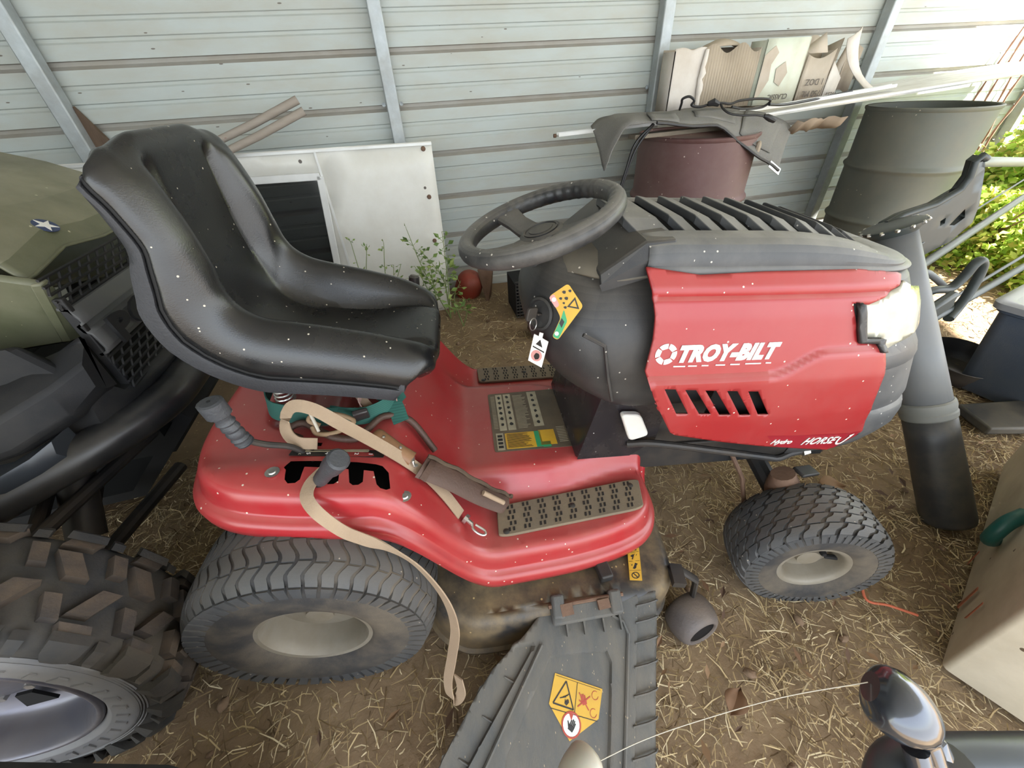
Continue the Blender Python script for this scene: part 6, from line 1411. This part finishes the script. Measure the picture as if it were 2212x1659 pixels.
# dead brown vine on the last wall stretch
o = empty('dead_vine', (4.30, 2.55, gz(4.3, 2.5))); tag(o, 'dead reddish-brown vine climbing the sunlit end of the wall', 'vine')
m = MB(); r = random.Random(4)
for k in range(6):
    x = -.28+.10*k; P = cr([(x+r.uniform(-.03, .03)+.10*t*t, .034, .22*i) for i, t in enumerate([j/6 for j in range(7)])], 5)
    m.tube(P, [.009-.00015*i+.003*(i % 3 == 0) for i in range(len(P))], 6)
m.build('stems', mat('dead vine', hexc('7f5e50'), .9), o, 50)

# ------------------------------------------------------------------ straw, chaff and leaf litter
M_STRAW = [mat('straw %d' % i, hexc(c), .8, spec=.2) for i, c in enumerate(('c0ab83', 'a8936c', '8a7556', 'd0c09c', '726049'))]
FX, FY = V((cos(RAD(-6.5)), sin(RAD(-6.5)))), V((sin(RAD(6.5)), cos(RAD(6.5))))
def straw(name, n, area, seed, lmin, lmax, wid, dens, lift=.012):
    r = random.Random(seed); m = MB(); i = 0
    while i < n:
        x = r.uniform(area[0], area[1]); y = r.uniform(area[2], area[3])
        if r.random() > dens(x, y): continue
        i += 1
        a = r.uniform(0, 2*pi); L_ = lmin+(lmax-lmin)*r.random()**2; z = gz(x, y)+.018*MN.fractal((x*2.2, y*2.2, 0), 1, 2, 4)-.004+r.random()*lift
        tilt = r.uniform(-.22, .28); w_ = wid*r.uniform(.6, 1.4); d = V((cos(a), sin(a), tilt)); s_ = V((-sin(a), cos(a), r.uniform(-.6, .6))).normalized()*w_; p = V((x, y, z)); bend = V((-sin(a), cos(a), 0))*L_*r.uniform(-.18, .18)+V((0, 0, L_*.05))
        e = p+d*L_; md = p+d*L_*.5+bend
        m.add([p+s_, p-s_, md-s_, md+s_, e-s_*.5, e+s_*.5], [(0, 1, 2, 3), (3, 2, 4, 5)], min(4, int(r.random()*5)))
    o = m.build(name, M_STRAW, None, 0); o['kind'] = 'stuff'; return o
def dens(x, y):
    d = .30+.75*MN.noise((x*1.7+3, y*1.7, 1))+.35*MN.noise((x*5, y*5, 9))
    return max(.05, min(1, d+.25))
tag(straw('straw_litter', 34000, (-1.3, 2.6, -.25, 1.35), 31, .012, .075, .0011, dens), 'dry straw and chaff scattered over the dirt around the mower', 'straw')
tag(straw('straw_litter', 9000, (-.6, 3.0, 1.2, 2.5), 32, .015, .07, .0013, dens), 'dry straw and chaff on the dirt behind the mower and along the wall', 'straw')
tag(straw('straw_litter', 13000, (1.3, 4.6, -.3, 2.4), 33, .02, .085, .0016, dens), 'dry straw and chaff on the ground at the right below the tube', 'straw')
M_DL = [mat('dead leaf %d' % i, hexc(c), .8) for i, c in enumerate(('7a5d45', '8d7053', '5b4535'))]
m = MB(); r = random.Random(8)
for k in range(420):
    x, y = r.uniform(.9, 3.2), r.uniform(-.1, 1.9); 
    if k > 300: x, y = r.uniform(-.6, 1.2), r.uniform(-.1, 1.2)
    L_ = r.uniform(.008, .024); a = r.uniform(0, 2*pi); p = V((x, y, gz(x, y)+.012+r.random()*.01)); d = V((cos(a), sin(a), r.uniform(-.2, .4))).normalized(); s_ = V((-sin(a), cos(a), r.uniform(-.5, .5)))*L_*.35; u_ = V((0, 0, L_*r.uniform(.05, .25)))
    m.add([p-d*L_, p+s_+u_, p+d*L_, p-s_+u_, p], [(0, 4, 1), (1, 4, 2), (2, 4, 3), (3, 4, 0)], r.randrange(3))
o = m.build('leaf_litter', M_DL, None, 40); o['kind'] = 'stuff'; tag(o, 'small dead brown leaves scattered over the straw', 'leaves')
for i, (p, L_, a, lb) in enumerate((((.52, .155, .0), .035, .6, 'large dead brown leaf on the straw right of the chute'), ((1.30, .62, 0), .045, -.4, 'pale dry leaf on the straw behind the front wheel'))):
    x, y, _ = p; z = gz(x, y)+.02; d = V((cos(a), sin(a), 0)); s_ = V((-sin(a), cos(a), 0)); rows = []
    for t in [k/8 for k in range(9)]:
        ww = L_*.75*sin(pi*min(1, t*1.05+.02))**.8; rows.append([V((x, y, z))+d*L_*2*(t-.5)+s_*ww*v+V((0, 0, .010*abs(v)+.006*sin(t*5))) for v in (-1, -.5, 0, .5, 1)])
    tag(MB().grid(rows).build('dead_leaf', M_DL[i], None, 40, solid=.0008), lb, 'leaf')
# clods of dirt
M_CLOD = mat('dirt clod', hexc('705946'), .95, 0, hexc('85705a'), .6, 20, bump=.5, bscale=80)
m = MB(); r = random.Random(12)
for k in range(160):
    x, y = r.uniform(-.9, 2.2), r.uniform(-.1, 2.4); s_ = r.uniform(.004, .014); ph = r.uniform(0, 9)
    m.lathe([(0, -s_), (s_*.8, -s_*.5), (s_, 0), (s_*.7, s_*.5), (0, s_*.7)], (x, y, gz(x, y)+s_*.3), (r.uniform(-.3, .3), r.uniform(-.3, .3), 1), 7, wob=lambda a, z: 1+.25*sin(a*6.28*2+ph))
o = m.build('dirt_clods', M_CLOD, None, 50); o['kind'] = 'stuff'; tag(o, 'small clods of dirt among the straw', 'dirt')
